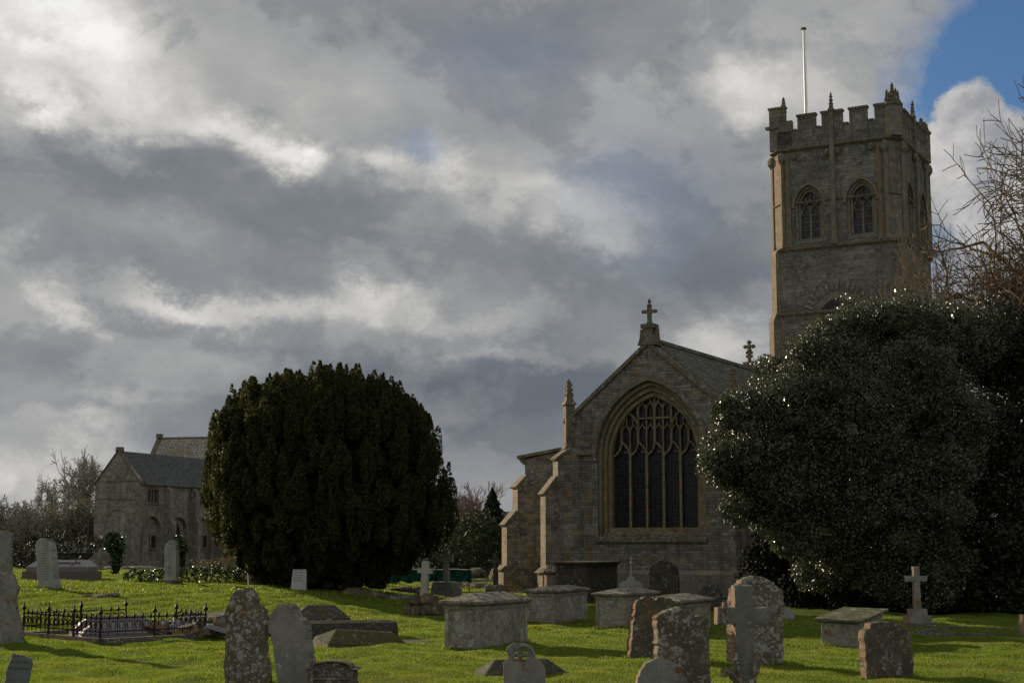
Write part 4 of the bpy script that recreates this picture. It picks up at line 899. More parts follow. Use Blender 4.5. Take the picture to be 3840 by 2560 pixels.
coped('coped_slab', (832, 1484), .85, 1.9, .10, .24, 62, 'rockm', 'moss-covered coped slab tilted in the grass at the end of the broken tombs', tilt=(-4, 8))
coped('coped_slab', (795, 1466), .5, 2.3, .36, .06, 72, 'tomb_dark', 'long dark slab with a pale top edge lying behind the moss-covered coped slab')
coped('coped_slab', (735, 1441), 1.1, 1.5, .25, .34, 78, 'tomb_dark', 'dark hipped tomb lid slumped behind the leaning headstone')
o = link('flat_slab', MB().box(-.6,.6,-.45,.45,-.1,.03).mesh('f'), M['rockm'], loc=gp(940, 1473), rot=(0,0,R(-30))); tag(o, 'flat sunken slab in the grass right of the moss-covered coped slab', 'grave slab')
bt = empty('broken_tomb', gp(468, 1458), R(-18), 'heap of broken tomb slabs and rubble right of the iron railings', 'rubble')
r = random.Random(12)
for i in range(46):
    x, y = r.uniform(-1.3, 1.9), r.uniform(-.8, 1.2); t = r.uniform(0, 1)
    sx, sy, sz = r.uniform(.12,.5), r.uniform(.1,.35), r.uniform(.04,.13)
    mb = MB(); mb.frus((sx,sy),(sx*r.uniform(.7,1),sy*r.uniform(.7,1)),-sz,sz)
    o = link('broken_slab', mb.mesh('s'), M[r.choice(['rubble','tomb_dark','rubble','granite'])], bt, loc=(x, y, .10+.38*r.random()*max(0, 1-abs(x-.2)/2)), rot=(r.gauss(0,.22), r.gauss(0,.22), r.uniform(0,3)))
    bv = o.modifiers.new('b', 'BEVEL'); bv.width = .015; bv.segments = 1
# sunken stones
def rubble_row(name, a, b, n, size, mat, label, seed, cat='stones', h=.5, base_az=0):
    pa, pb = gp(*a), gp(*b); mid = (pa+pb)/2; root = empty(name, mid, 0, label, cat); rr = random.Random(seed); sp = []
    for i in range(n):
        t = (i+.5)/n; p = pa.lerp(pb, t) - mid; s = size*rr.uniform(.6, 1.3)
        sp.append((p.x, p.y+rr.gauss(0,.08), p.z + s*h*.3, s*rr.uniform(.9,1.6), s*.9, s*h*rr.uniform(.7,1.2)))
    rocks(root, sp, mat, 'stone', seed); return root
rubble_row('sunken_stones', (192, 1370), (252, 1372), 7, .22, 'rubble', 'few flat dark stones sunk in the grass behind the railings', 4, h=.3)
rubble_row('mossy_kerb', (796, 1363), (878, 1372), 7, .32, 'rockm', 'low line of mossy stones below the yew', 6, h=.55)
rubble_row('stone_kerb', (884, 1374), (946, 1376), 2, .42, 'h_grey', 'short grey kerb running left of the white cross', 7, h=.35)
rubble_row('stone_heap', (908, 1358), (958, 1364), 6, .3, 'rubble', 'low heap of dark stones behind the short grey kerb', 9, h=.6)
rubble_row('ruined_wall', (1052, 1345), (1112, 1350), 14, .30, 'rubble', 'low ruined foundation wall behind the grey crosses', 10, h=.6)
rubble_row('ruined_footing', (1058, 1336), (1160, 1338), 14, .32, 'rubble', 'broken row of footing stones farther back beside the chapel', 16, h=.5)
rubble_row('dark_boulder', (1158, 1334), (1180, 1334), 2, .9, 'tomb_dark', 'dark boulder against the chapel corner', 11, h=.9, cat='boulder')
rubble_row('dark_block', (1068, 1328), (1100, 1328), 2, .75, 'tomb_dark', 'squat dark block at the end of the green netting', 12, h=.7, cat='boulder')
rubble_row('foundation_stones', (210, 1309), (540, 1308), 30, .45, 'rubble', 'long low line of foundation stones in front of the abbey range', 13, h=.35)
# granite tomb on the left
gt = empty('granite_tomb', gp(142, 1334), R(-3), 'wide granite tomb with a polished sloping top behind the lettered headstone', 'tomb')
k = px((142, 1334))
link('step', MB().frus((98*k, .95),(97*k,.93),-.15,6*k).mesh('s'), M['rubble'], gt); link('base', MB().frus((79*k,.75),(78*k,.74),6*k,23*k).mesh('s'), M['granite_brown'], gt)
b = MB(); b.frus((72*k,.62),(72*k,.62),23*k,33*k); link('body', b.mesh('b'), M['granite'], gt)
b = MB(); b.add([(-72*k,-.62,33*k),(72*k,-.62,33*k),(72*k,.62,33*k),(-72*k,.62,33*k),(-60*k,.12,48*k),(58*k,.12,48*k),(58*k,.3,48*k),(-60*k,.3,48*k)], [(0,1,5,4),(1,2,6,5),(2,3,7,6),(3,0,4,7),(4,5,6,7)]); link('sloping_top', b.mesh('t'), M['granite'], gt)
b = MB(); sl = 15*k/.74
def onslope(x, t): return (x*k, -.62+.74*t-.02, (33+15*t)*k+.012)
for q in ([(-10,.55),(46,.55)], [(30,.2),(30,.9)]):
    (xa, ta), (xb, tb) = q; A, B_ = Vector(onslope(xa, ta)), Vector(onslope(xb, tb)); b.tube([A, B_], .03, 4)
link('raised_cross', b.mesh('c'), M['granite_brown'], gt)

# railings round a grave plot
pA = gp(229.5, 1474); a1 = R(45); ux = Vector((math.sin(a1), math.cos(a1), 0)); uy = Vector((-math.sin(a1), math.cos(a1), 0))
LR, LW = 2.75, 3.6
rl = empty('iron_railings', pA, 0, 'rusty black iron railings with spear finials enclosing three granite slabs', 'railings')
def rail_side(o0, d, L, miss=()):
    o0 = Vector(o0); n = max(2, round(L/.21)); st = L/n
    bars = MB(); zc = .10
    for zz in (.16, .46): bars.tube([o0+Vector((0,0,zz+.0)), o0+d*L+Vector((0,0,zz))], .014, 4)
    for i in range(1, n):
        if i in miss: continue
        p = o0+d*(st*i); b2 = MB(); b2.tube([p+Vector((0,0,.08)), p+Vector((0,0,.50))], .011, 5)
        b2.lathe([(.011,.0),(.028,.02),(.012,.035),(.034,.055),(.022,.09),(.002,.15)], 6, (p.x,p.y,.49)); link('spear_bar', b2.mesh('s'), M['iron'], rl)
    for i in range(n):
        p = o0+d*(st*(i+.5)); r0 = st*.34
        bars.tube([p - d*r0*math.cos(R(q)) + Vector((0,0,.30+r0*math.sin(R(q))*1.25)) for q in range(-70, 251, 32)], .012, 4, cap=False)
        bars.tube([p - d*r0*.9*math.cos(R(q)) + Vector((0,0,.20-r0*math.sin(R(q))*.5)) for q in range(0, 181, 45)], .010, 4, cap=False)
    link('rail_panel', bars.mesh('b'), M['iron'], rl)
def rail_post(p, h=.66):
    b = MB(); b.frus((.022,.022),(.018,.018),0,h-.14,(p[0],p[1])); b.lathe([(.03,0),(.016,.02),(.02,.04),(.045,.065),(.055,.10),(.03,.14),(.012,.17),(.02,.19),(.003,.24)], 8, (p[0],p[1],h-.16)); b.lathe([(.035,.0),(.035,.03),(.02,.05)], 6, (p[0],p[1],.42)); link('post', b.mesh('p'), M['iron'], rl)
O3 = Vector((0,0,.06))
rail_side(O3, ux, LR); rail_side(O3, uy, LW); rail_side(O3+uy*LW, ux, LR, miss=(8,9,10)); rail_side(O3+ux*LR, uy, LW*.35)
for p in (Vector(), ux*LR*.5, ux*LR, uy*LW*.33, uy*LW*.66, uy*LW, uy*LW+ux*LR*.55, uy*LW+ux*LR, ux*LR+uy*LW*.35): rail_post(p + Vector((0,0,0)), .72)
kb = MB()
for o0, d, L in ((Vector(), ux, LR), (Vector(), uy, LW), (uy*LW, ux, LR), (ux*LR, uy, LW)):
    n_ = Vector((-d.y, d.x, 0))*.07; e = d*.07
    q = [o0-e-n_, o0+d*L+e-n_, o0+d*L+e+n_, o0-e+n_]; kb.add([v+Vector((0,0,-.15)) for v in q]+[v+Vector((0,0,.075+.002*len(kb.v)/8)) for v in q], [(0,3,2,1),(4,5,6,7),(0,1,5,4),(1,2,6,5),(2,3,7,6),(3,0,4,7)])
link('kerb', kb.mesh('k'), M['rubble'], rl)
for (fx, fy, w, L, h0, h1, mt, lab) in ((.30,.36,.7,1.5,.12,.24,'granite','polished granite slab nearest the front corner inside the railings'),(.42,.60,.75,1.7,.20,.24,'granite_brown','brown granite slab in the middle of the railed plot'),(.62,.86,.8,1.9,.18,.22,'h_slate','dark grey slab at the back of the railed plot')):
    p = pA + ux*LR*fx*1.3 + uy*LW*fy; 
    o = coped('granite_slab', (0, 0, 0), w, L, h0, h1, 70, mt, None, parent=None) if False else None
    mb = MB(); mb.frus((w/2+.08,L/2+.08),(w/2+.06,L/2+.06),-.1,h0*.5); mb.frus((w/2,L/2),(w/2,L/2),h0*.5,h0)
    mb.add([(-w/2,-L/2,h0),(w/2,-L/2,h0),(w/2,L/2,h0),(-w/2,L/2,h0),(0,-L/2+w*.45,h0+h1),(0,L/2-w*.45,h0+h1)], [(0,1,4),(1,2,5,4),(2,3,5),(3,0,4,5)])
    o = link('granite_slab', mb.mesh('g'), M[mt], loc=p, rot=(0,0,-R(68))); tag(o, lab, 'grave slab', 'granite slabs inside the railings')

def grass():
    Vs = []
    for (y0, y1, dens, w, h) in ((19, 27, 3600, .0065, .026), (27, 36, 2200, .009, .029), (36, 50, 1000, .014, .034), (50, 95, 240, .032, .05)):
        xm = y1 * .36 + 5
        n = int((y1-y0) * 2 * xm * dens)
        x = rng.uniform(-xm, xm, n); y = rng.uniform(y0, y1, n)
        keep = np.abs(x) < y*.355 + 5
        lx = (x-5.705)*math.cos(R(28.8)) - (y-61.571)*math.sin(R(28.8)); ly = (x-5.705)*math.sin(R(28.8)) + (y-61.571)*math.cos(R(28.8))
        keep &= ~((ly > -1) & (lx > -8.5) & (lx < 9))
        keep &= ~((y > 44) & (x > 8)); x, y = x[keep], y[keep]; n = len(x)
        cl = np.sin(x*2.1+np.sin(y*1.7)*2)*np.sin(y*2.6+np.sin(x*1.3)*2); cl2 = np.sin(x*6.1+y*2.)*np.sin(y*7.3-x*3.)
        z = hgtn(x, y) + und(x, y)
        hh = h * (1 + .45*cl + .2*cl2) * rng.uniform(.5, 1.25, n) ; hh = np.maximum(hh, .012)
        a = rng.uniform(0, 2*np.pi, n); ww = w * rng.uniform(.6, 1.3, n)
        lean = rng.normal(0, .45, (n, 2)) * hh[:, None]
        V = np.empty((n, 3, 3))
        V[:, 0] = np.stack([x-np.cos(a)*ww, y-np.sin(a)*ww, z-.01], -1); V[:, 1] = np.stack([x+np.cos(a)*ww, y+np.sin(a)*ww, z-.01], -1)
        V[:, 2] = np.stack([x+lean[:, 0], y+lean[:, 1], z+hh], -1); Vs.append(V.reshape(-1, 3))
    n = 0; X = []; Yy = []
    for (x, y, yaw, hw, ht_) in FOOT:              # longer tufts where the mower cannot reach
        if y > 60: continue
        m = int(420*(hw+ht_)); t = rng.uniform(0, 4, m).astype(int); a = rng.uniform(-1, 1, m); o = np.abs(rng.normal(0, .05, m)) + .01
        lx = np.where(t % 2 == 0, a*hw, np.where(t == 1, hw+o, -hw-o)); ly = np.where(t % 2 == 1, a*ht_, np.where(t == 0, -ht_-o, ht_+o))
        X.append(x + lx*math.cos(yaw) - ly*math.sin(yaw)); Yy.append(y + lx*math.sin(yaw) + ly*math.cos(yaw))
    x = np.concatenate(X); y = np.concatenate(Yy); n = len(x); z = hgtn(x, y)+und(x, y); hh = rng.uniform(.04, .12, n); a = rng.uniform(0, 2*np.pi, n); ww = .006+.0003*(y-20)
    lean = rng.normal(0, .4, (n, 2))*hh[:, None]; V = np.empty((n, 3, 3))
    V[:, 0] = np.stack([x-np.cos(a)*ww, y-np.sin(a)*ww, z-.01], -1); V[:, 1] = np.stack([x+np.cos(a)*ww, y+np.sin(a)*ww, z-.01], -1); V[:, 2] = np.stack([x+lean[:, 0], y+lean[:, 1], z+hh], -1); Vs.append(V.reshape(-1, 3))
    V = np.concatenate(Vs); F = np.arange(len(V)).reshape(-1, 3)
    tag(link('grass', npmesh('grass', V, F), M['blades']), kind='stuff')
grass()
def litter():
    n = 900; y = rng.uniform(20, 48, n); x = rng.uniform(-1, 1, n)*y*.35; C = np.stack([x, y, hgtn(x, y)+und(x, y)+.02], -1)
    V, F = leaves(C, .022, .6); tag(link('fallen_leaves', npmesh('fallen_leaves', V, F), M['bramble']), kind='stuff')
litter()


# ------------------------------------------------------------------ vegetation
def limb_tree(name_root, base, h, r0, mat, crown_fn=None, seed=1, levels=5, spread=.55, nchild=(3, 5), up=.25, trunk_frac=.28, lean=(0,0), minr=.012, lenr=.72, first=None):
    """a bare tree: trunk mesh and a twig crown mesh; returns (trunk MB, crown MB, tips)"""
    r = random.Random(seed); T, Cn = MB(), MB(); tips = []
    stack = []
    L0 = h*trunk_frac; d0 = Vector((lean[0], lean[1], 1)).normalized()
    pts = [Vector((0,0,-.3)), d0*L0*.5 + Vector((r.gauss(0,.05),r.gauss(0,.05),0)), d0*L0]
    T.tube(pts, [r0*1.25, r0, r0*.85], 8)
    k0 = first or r.randint(4, 6)
    for i in range(k0):
        q = 2*math.pi*i/k0 + r.uniform(-.4,.4); e = spread*r.uniform(.5, 1.3)
        stack.append((pts[-1] - d0*L0*.15*r.random(), (d0 + Vector((math.cos(q), math.sin(q), 0))*e*1.3).normalized(), h*(1-trunk_frac)*.42*r.uniform(.8,1.2), r0*.55, 1))
    while stack:
        p, d, L, rad, lv = stack.pop()
        n = 4 if lv < 4 else 3; P = [p]; dd = d
        for i in range(n):
            dd = (dd + Vector((r.gauss(0,.16), r.gauss(0,.16), r.gauss(0,.12) + up*.25))).normalized(); P.append(P[-1] + dd*(L/n))
        r1 = max(minr, rad*.6); (T if lv <= 1 else Cn).tube(P, [max(minr, rad + (r1-rad)*i/n) for i in range(n+1)], 6 if lv < 3 else (4 if lv < 4 else 3), cap=False)
        if lv >= levels: tips.append(P[-1]); continue
        for j in range(r.randint(*nchild)):
            t = r.uniform(.25, 1.0) if j else 1.0; i = min(n-1, int(t*n)); q0 = P[i].lerp(P[i+1], t*n-i) if i < n else P[-1]
            ax = rand3(r); nd = (dd*(.9 if j else 1.3) + ax*spread*1.5 + Vector((0,0,up*.4))).normalized()
            stack.append((q0, nd, L*lenr*r.uniform(.7,1.15), max(minr, rad*.58*(1.2 if j == 0 else .95)), lv+1))
    return T, Cn, tips
def rand3(r):
    return Vector((r.gauss(0,1), r.gauss(0,1), r.gauss(0,1))).normalized()
def fol(parent, name, C, size, mat, aspect=.55, **k):
    V, F = leaves(C, size, aspect, **k); return link(name, npmesh(name, V, F), M[mat], parent)

def bare_tree(label, base, h, r0, seed, fitr=None, mat='bark_far', cat='tree', group=None, sprinkle=0, sp_mat='drytwig', sp_size=.12, **k):
    root = empty('bare_tree', base, 0, label, cat, group)
    T, Cn, tips = limb_tree('t', base, h, r0, mat, seed=seed, **k)
    zs = sorted(v[2] for v in Cn.v)[int(len(Cn.v)*.985)]; rs = sorted(math.hypot(v[0], v[1]) for v in Cn.v)[int(len(Cn.v)*.97)]
    sz = h/zs; sr = (fitr or h*.42)/rs
    def fx(v): 
        return (v[0]*sr, v[1]*sr, v[2]*sz)
    T.v = [fx(v) if v[2] > 0 else v for v in T.v]; Cn.v = [fx(v) for v in Cn.v]; tips = [Vector(fx(v)) for v in tips]
    T.build('trunk', M[mat], root)
    cr = Cn.build('crown', M[k.get('cm', mat)] if False else M[mat], root)
    if sprinkle and tips:
        tp = np.array([tuple(t) for t in tips]); C = tp[rng.integers(0, len(tp), sprinkle)] + rng.normal(0, .28, (sprinkle, 3))
        fol(root, 'foliage', C, sp_size, sp_mat)
    return root

# yew: many upright plumes over a domed mass
YH = [(0,1.6,2.5),(.65,2.5,2.6),(1.3,3.6,3.4),(1.95,4.0,3.8),(2.28,4.3,4.9),(2.86,4.55,5.2),(3.25,4.75,5.2),(3.9,5.1,5.1),(4.56,5.05,4.95),(5.5,4.95,4.7),(6.4,4.85,4.45),(7.16,4.6,4.05),(7.8,4.3,3.6),(8.4,3.6,2.8),(8.8,2.7,2.1),(9.1,1.6,1.3),(9.3,.3,.3)]
YHa = np.array(YH)
def yew():
    yb = gp(753, 1350); root = empty('yew_tree', yb, 0, 'big dark domed yew with upright plumes between the abbey range and the church', 'tree')
    prof = lambda h: (np.interp(h, YHa[:,0], YHa[:,1]), np.interp(h, YHa[:,0], YHa[:,2]))
    Cs = []; Os = []
    n = 1000
    for i in range(n):
        h = rng.uniform(.3, 8.6); th = rng.uniform(0, 2*np.pi); topped = i % 5 < 2
        if topped:                               # the crowded upright tips over the dome
            rr_ = rng.uniform(0, 1)**.5*.96; h = 9.15 - 2.6*rr_**2.6 + rng.normal(0, .12)
        L, Rr = prof(h); rx = Rr if math.cos(th) > 0 else L; ry = (L+Rr)/2*.95
        f = rng.uniform(.88, 1.0) if h > 1 else rng.uniform(.7, 1.0)
        if topped: rx, ry, f = (4.3 if math.cos(th) > 0 else 4.75), 4.4, rr_
        top = min(1.0, max(.25, (h-.5)/4)); ln = rng.uniform(.9, 2.2)*(.55+.5*top)*(.75 if topped else 1); rad = rng.uniform(.17, .36)*(.8 if topped else 1)
        m = 420; t = rng.uniform(0, 1, m); prof_r = rad*np.sin(np.pi*np.clip(t, .02, .98))**.5*(1-.30*t); a = rng.uniform(0, 2*np.pi, m); q = rng.uniform(.5, 1.05, m)**.5
        cx, cy = rx*f*math.cos(th), ry*f*math.sin(th)
        lo = .12 if h > 3 else .05
        outx = cx/(rx+.01)*lo; outy = cy/(ry+.01)*lo
        C = np.stack([cx + prof_r*q*np.cos(a) + outx*t, cy + prof_r*q*np.sin(a) + outy*t, h - ln*.55 + ln*t], -1)
        if C[:,2].min() < 0: C[:,2] = np.abs(C[:,2])
        Cs.append(C)
    C = np.concatenate(Cs)
    z1 = np.percentile(C[:,2], 99.9); x0_, x1_ = np.percentile(C[:,0], .2), np.percentile(C[:,0], 99.8)
    tgt = (hgt(yb.x, yb.y), at(472, 1150, yb.y).x-yb.x, at(1036, 1150, yb.y).x-yb.x, at(750, 846, yb.y).z-yb.z)
    def fit(C):
        C = C.copy(); C[:,2] *= tgt[3]/z1; C[:,0] = np.where(C[:,0] < 0, C[:,0]*tgt[1]/x0_, C[:,0]*tgt[2]/x1_); C[:,1] *= tgt[1]/x0_; return C
    C = fit(C); V, F = leaves(C, .055, .45, up=.9)
    # dense inner branches and needles so that no light comes through
    n = 26000; h = rng.uniform(.3, 8.7, n); th = rng.uniform(0, 2*np.pi, n); f = rng.uniform(.0, .70, n)**.5
    L, Rr = prof(h); rx = np.where(np.cos(th) > 0, Rr, L); I = np.stack([rx*f*np.cos(th), (L+Rr)/2*.93*f*np.sin(th), h], -1)
    V2, F2 = leaves(fit(I), .26, .8, up=.5)
    link('crown', npmesh('crown', np.concatenate([V, V2]), np.concatenate([F, F2+len(V)])), M['yew'], root)
    T = MB()
    for (x, y, l) in ((-2.75,.4,-.5),(0,0,.2),(.9,-.3,.3),(-.8,.5,-.2)): T.tube([(x,y,-.2),(x+l*.3,y,1.2),(x+l,y,3.2)], [.34,.28,.16], 8)
    T.build('trunk', M['bark'], root)
yew()

# holly: glossy leaves over overlapping lobes
def lobed(root, lobes, n_per_m2, size, mat, name='crown', inner=1.0, aspect=.55, core=.3, shell=(.80,1.06), holes=()):
    L = np.array(lobes, float); Cs = []
    for i, (x, y, z, a, b, c) in enumerate(lobes):
        area = 4*np.pi*((a*b)**1.6/3+(a*c)**1.6/3+(b*c)**1.6/3)**(1/1.6); n = int(area*n_per_m2)
        u = rand_unit(n); bump = 1 + .15*np.sin(u[:,0]*7+i)*np.sin(u[:,2]*6+2*i) + .10*np.sin(u[:,1]*13+i*3)*np.sin(u[:,2]*15)
        f = (rng.uniform(shell[0], shell[1], n)*bump)[:, None]; C = np.array([x,y,z]) + u*f*np.array([a,b,c])
        ok = np.ones(n, bool)
        for j, (x2, y2, z2, a2, b2, c2) in enumerate(lobes):
            if j != i: ok &= (((C-np.array([x2,y2,z2]))/np.array([a2,b2,c2]))**2).sum(1) > .60
        Cs.append(C[ok])
    C = np.concatenate(Cs); C = C[C[:,2] > .03]
    for (c, rr, p) in holes: C = C[~(((((C-np.array(c))/np.array(rr))**2).sum(1) < 1) & (rng.random(len(C)) < p))]
    V, F = leaves(C, size, aspect)
    if inner:
        Is = []
        for (x, y, z, a, b, c) in lobes:
            n = int(a*b*c*inner*9); u = rand_unit(n); f = (rng.uniform(.05, .82, n)**.4)[:, None]; I = np.array([x,y,z]) + u*f*np.array([a,b,c])*.84
            Is.append(I)
        I = np.concatenate(Is); I = I[I[:,2] > .1]
        for (c, rr, p) in holes: I = I[~(((((I-np.array(c))/np.array(rr))**2).sum(1) < 1) & (rng.random(len(I)) < p))]
        V2, F2 = leaves(I, core, .8); V, F = np.concatenate([V, V2]), np.concatenate([F, F2+len(V)])
    return link(name, npmesh(name, V, F), M[mat], root)
def lobes_from_view(root_loc, items):
    out = []
    for (dx, dy, Y, rx, rz) in items:            # centre in the view, depth, radii in view px
        p = at(dx, dy, Y) - root_loc; s = Y*CT/(FPX*U); out.append((p.x, p.y, p.z, rx*s, (rx+rz)/2*s*.9, rz*s))
    return out
def sprig(l):                                   # a small bough standing out from a lobe
    d = rand3(random); k = random.uniform(.9, 1.05); r_ = random.uniform(.35, .75)
    return (l[0]+d.x*l[3]*k, l[1]+d.y*l[4]*k, l[2]+d.z*l[5]*k, r_*1.2, r_, r_*random.uniform(.7, 1.1))
hb = Vector((11.5, 48.5, 0))
ht = empty('holly_tree', hb, 0, 'large glossy holly tree beside the church, its left side sparkling in the sun', 'tree')
HL = lobes_from_view(hb, [(1985,790,49,120,100),(2075,770,49,110,95),(1890,830,48,90,80),(1810,890,49,85,75),(1850,940,47,110,100),(1730,960,48,85,70),(1706,1000,48,56,68),(1760,1040,47,100,80),(1722,1090,48,66,58),(1770,1150,47.5,95,70),(1850,1070,47,110,110),
   (1960,960,47,130,150),(2110,900,48,110,120),(2140,1010,48,120,130),(1870,1210,47,100,70),(1960,1150,47,110,110),(2060,1150,47,130,130),(1990,1270,47.5,100,75),(2110,1290,47.5,120,110),(2190,785,50,110,90),(1930,1300,48.5,60,50)])
HL += [sprig(HL[random.randrange(len(HL))]) for _ in range(110)]
lobed(ht, HL, 620, .042, 'holly', inner=13, core=.20, shell=(.72,1.10))
T = MB()
for (x, y, l) in ((.8,1.5,.3),(2.2,1.5,.5),(3.0,.9,.6)): T.tube([(x,y,-.2),(x+l*.3,y,1.6),(x+l,y,4.5)], [.24,.20,.10], 7)
T.build('trunk', M['bark'], ht)
hb2 = Vector((17.5, 50, 0))
ht2 = empty('evergreen_tree', hb2, 0, 'dark evergreen tree at the right edge with sky showing through gaps in its crown', 'tree')
HL2 = lobes_from_view(hb2, [(2310,795,51,120,100),(2400,900,51,120,160),(2230,1040,50,120,150),(2330,1080,50,140,170),(2270,1230,49,150,150),(2380,1300,49,130,150),(2250,1350,48.5,140,90),(2180,1390,50,100,60),(2400,1100,50,120,200)])
p1 = at(2225, 890, 50)-hb2; p2 = at(2200, 935, 50)-hb2; p3 = at(2300, 870, 50)-hb2
HL2 += [sprig(HL2[random.randrange(len(HL2))]) for _ in range(50)]
lobed(ht2, HL2, 230, .06, 'dark_leaf', inner=8, core=.20, holes=[(tuple(p1), (1.2, 3, .35), .6), (tuple(p2), (.9, 3, .3), .6)])
T = MB()
for (x, y, l) in ((0,0,.3),(1.3,.5,.5)): T.tube([(x,y,-.2),(x+l*.3,y,3),(x+l,y,8)], [.26,.2,.08], 7)
T.build('trunk', M['bark'], ht2)

b = Vector((13.5, 53.5, 0))
ug = empty('undergrowth', b, 0, 'undergrowth beneath the holly canopy, its deep shade put into near-black leaf colour', 'shrub')
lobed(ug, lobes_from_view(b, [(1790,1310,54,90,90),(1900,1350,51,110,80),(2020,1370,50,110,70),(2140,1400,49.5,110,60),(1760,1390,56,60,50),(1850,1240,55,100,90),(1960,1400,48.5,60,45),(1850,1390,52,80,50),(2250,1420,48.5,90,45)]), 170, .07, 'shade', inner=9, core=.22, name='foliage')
# bare trees on the right
bare_tree('tall bare tree with spreading twigs behind the evergreens right of the tower', (27.0, 66, 0), 21.6, .55, 5, fitr=10.2, mat='twig_brown', levels=7, spread=.85, nchild=(3,4), up=.02, trunk_frac=.27, minr=.020, lenr=.77, first=11)
bare_tree('thin pale bare twigs rising above the holly in front of the tower', (15.2, 55.5, 0), 13.4, .14, 21, fitr=1.5, mat='twig', levels=5, spread=.30, nchild=(3,4), up=.5, trunk_frac=.45, minr=.011, lenr=.62)
# left background
for i, (dx, Y, h, r0, sd, lab, sp, fr, lv) in enumerate((
    (178, 172, 11.6, .40, 31, 'tall bare tree with rounded twiggy crown just left of the abbey range', 0, 3.9, 6),
    (112, 165, 8.6, .26, 32, 'bare tree with small twiggy head, second from the abbey range', 500, 1.8, 6),
    (62, 150, 5.8, .2, 33, 'bushy bare tree in the middle of the left treeline', 900, 3.6, 6),
    (6, 145, 5.9, .2, 34, 'bushy bare tree at the left edge of the photo', 900, 3.0, 6),
    (200, 150, 6.2, .16, 35, 'low leafy tree touching the abbey range gable', 2600, 2.6, 6),
    (150, 152, 5.6, .16, 37, 'low greenish tree in front of the tall bare one', 2600, 2.8, 6))):
    b = at(dx, 1290, Y); b.z = 0
    bare_tree(lab, b, h, r0, sd, fitr=fr, levels=lv, spread=.7, nchild=(3,4), up=.1, trunk_frac=.24, minr=.026 if i else .036, lenr=.76, sprinkle=sp, sp_size=.13, group='bare trees left of the abbey range')
def clump(name, label, base, lobes, n, size, mat, cat, group=None, **k):
    root = empty(name, base, 0, label, cat, group); lobed(root, lobes, n, size, mat, name='foliage', **k); return root
# undergrowth hedge behind the left graves
b = at(90, 1290, 128); b.z = 0
clump('field_hedge', 'dark field hedge under the bare trees at the left', b, [(x, random.uniform(-.5,.5), .9, 1.8, 1.2, random.uniform(1.3, 2.4)) for x in np.arange(-9, 6, 1.6)], 40, .10, 'hedge', 'hedge', inner=.8, core=.25)
# low tiled shed beyond
sh_ = empty('tiled_shed', at(128, 1280, 146).xy.to_3d(), R(4), 'long low shed with a grey tiled roof under the bare trees', 'shed')
link('wall', MB().box(-5.2,4.2,0,3.5,-.3,1.25).mesh('w'), M['tomb_dark'], sh_)
b_ = MB(); b_.add([(-5.4,-.3,1.2),(4.4,-.3,1.2),(4.4,1.9,2.35),(-5.4,1.9,2.35),(-5.4,4,1.2),(4.4,4,1.2)], [(0,1,2,3),(3,2,5,4)]); link('roof', b_.mesh('r'), M['rubble'], sh_)
# ruined buttress wall left of the range
rw = empty('ruined_wall', at(218, 1290, 120).xy.to_3d(), -R(21), 'sloping ruined wall stub against the abbey range gable', 'wall')
link('masonry', shape([rough([(-1.6,-.3),(1.2,-.3),(1.2,2.2),(.9,2.3),(-.2,1.2),(-1.0,.5),(-1.6,.2)], .2, .05, 3)], .8, .02), M['lias'], rw)

# mid background: conifers, spruce, shrubs
def conifer(label, dx, Y, h, r0, name='spruce', mat='spruce', n=16000, size=.11, group=None):
    b = at(dx, 1290, Y); b.z = 0; root = empty(name, b, 0, label, 'tree', group)
    z = h*(rng.uniform(0, 1, n)**1.25); lay = (z*1.6) % 1.0; rr = r0*(1-z/h)**.85*(.70+.5*(1-lay))*rng.uniform(.35, 1.0, n)**.5; a = rng.uniform(0, 2*np.pi, n)
    rr = rr*(1+.22*np.sin(a*5+z*2)); C = np.stack([rr*np.cos(a), rr*np.sin(a), z+.15], -1)
    fol(root, 'crown', C, size, mat, .4); T = MB().tube([(0,0,-.1),(0,0,h*.97)], [.13,.02], 6); T.build('trunk', M['bark'], root)
conifer('dark spruce with pointed top just left of the chapel wall', 1131, 118, 6.3, 2.1)
b = at(1075, 1290, 112); b.z = 0
for lab, dx, Y, rx, hh, mt in (('broad green conifer shrub in the middle of the distant planting', 1086, 110, 1.9, 4.6, 'conifer'), ('rounded green evergreen bush against the chapel side', 1140, 108, 1.5, 3.4, 'conifer'), ('lower dark evergreen bush nearest the yew', 1030, 106, 1.9, 2.7, 'conifer'), ('dark bush under the yew overhang', 985, 112, 2.3, 2.3, 'hedge'), ('dark evergreen hiding behind the yew skirt', 930, 112, 2.3, 2.3, 'hedge'), ('bushy green evergreen between the yew and the spruce', 1055, 114, 1.8, 3.9, 'conifer')):
    b = at(dx, 1290, Y); b.z = 0
    clump('evergreen_bush', lab, b, [(0,0,hh*.42,rx,rx*.9,hh*.46),(rx*.45,0,hh*.62,rx*.6,rx*.6,hh*.34),(-rx*.5,0,hh*.5,rx*.6,rx*.6,hh*.36),(.1,0,hh*.76,rx*.42,rx*.4,hh*.25)], 60, .095, mt, 'bush', 'evergreen bushes beyond the lawn', inner=1.0, core=.24)
b = at(1062, 1290, 135); b.z = 0
bare_tree('reddish bare tree showing above the evergreen bushes', b, 7.2, .12, 44, mat='twig_red', levels=6, spread=.45, nchild=(3,4), up=.5, trunk_frac=.2, minr=.014, lenr=.72)
b = at(1036, 1290, 104); b.z = 0
clump('far_hedge', 'low dark clipped hedge along the far side of the lawn', Vector((-3.5, 104, 0)), [(x, 0, .55, .8, .5, .72) for x in np.arange(-12, 6.5, 1.0)], 70, .08, 'hedge', 'hedge', inner=1.2, core=.2)
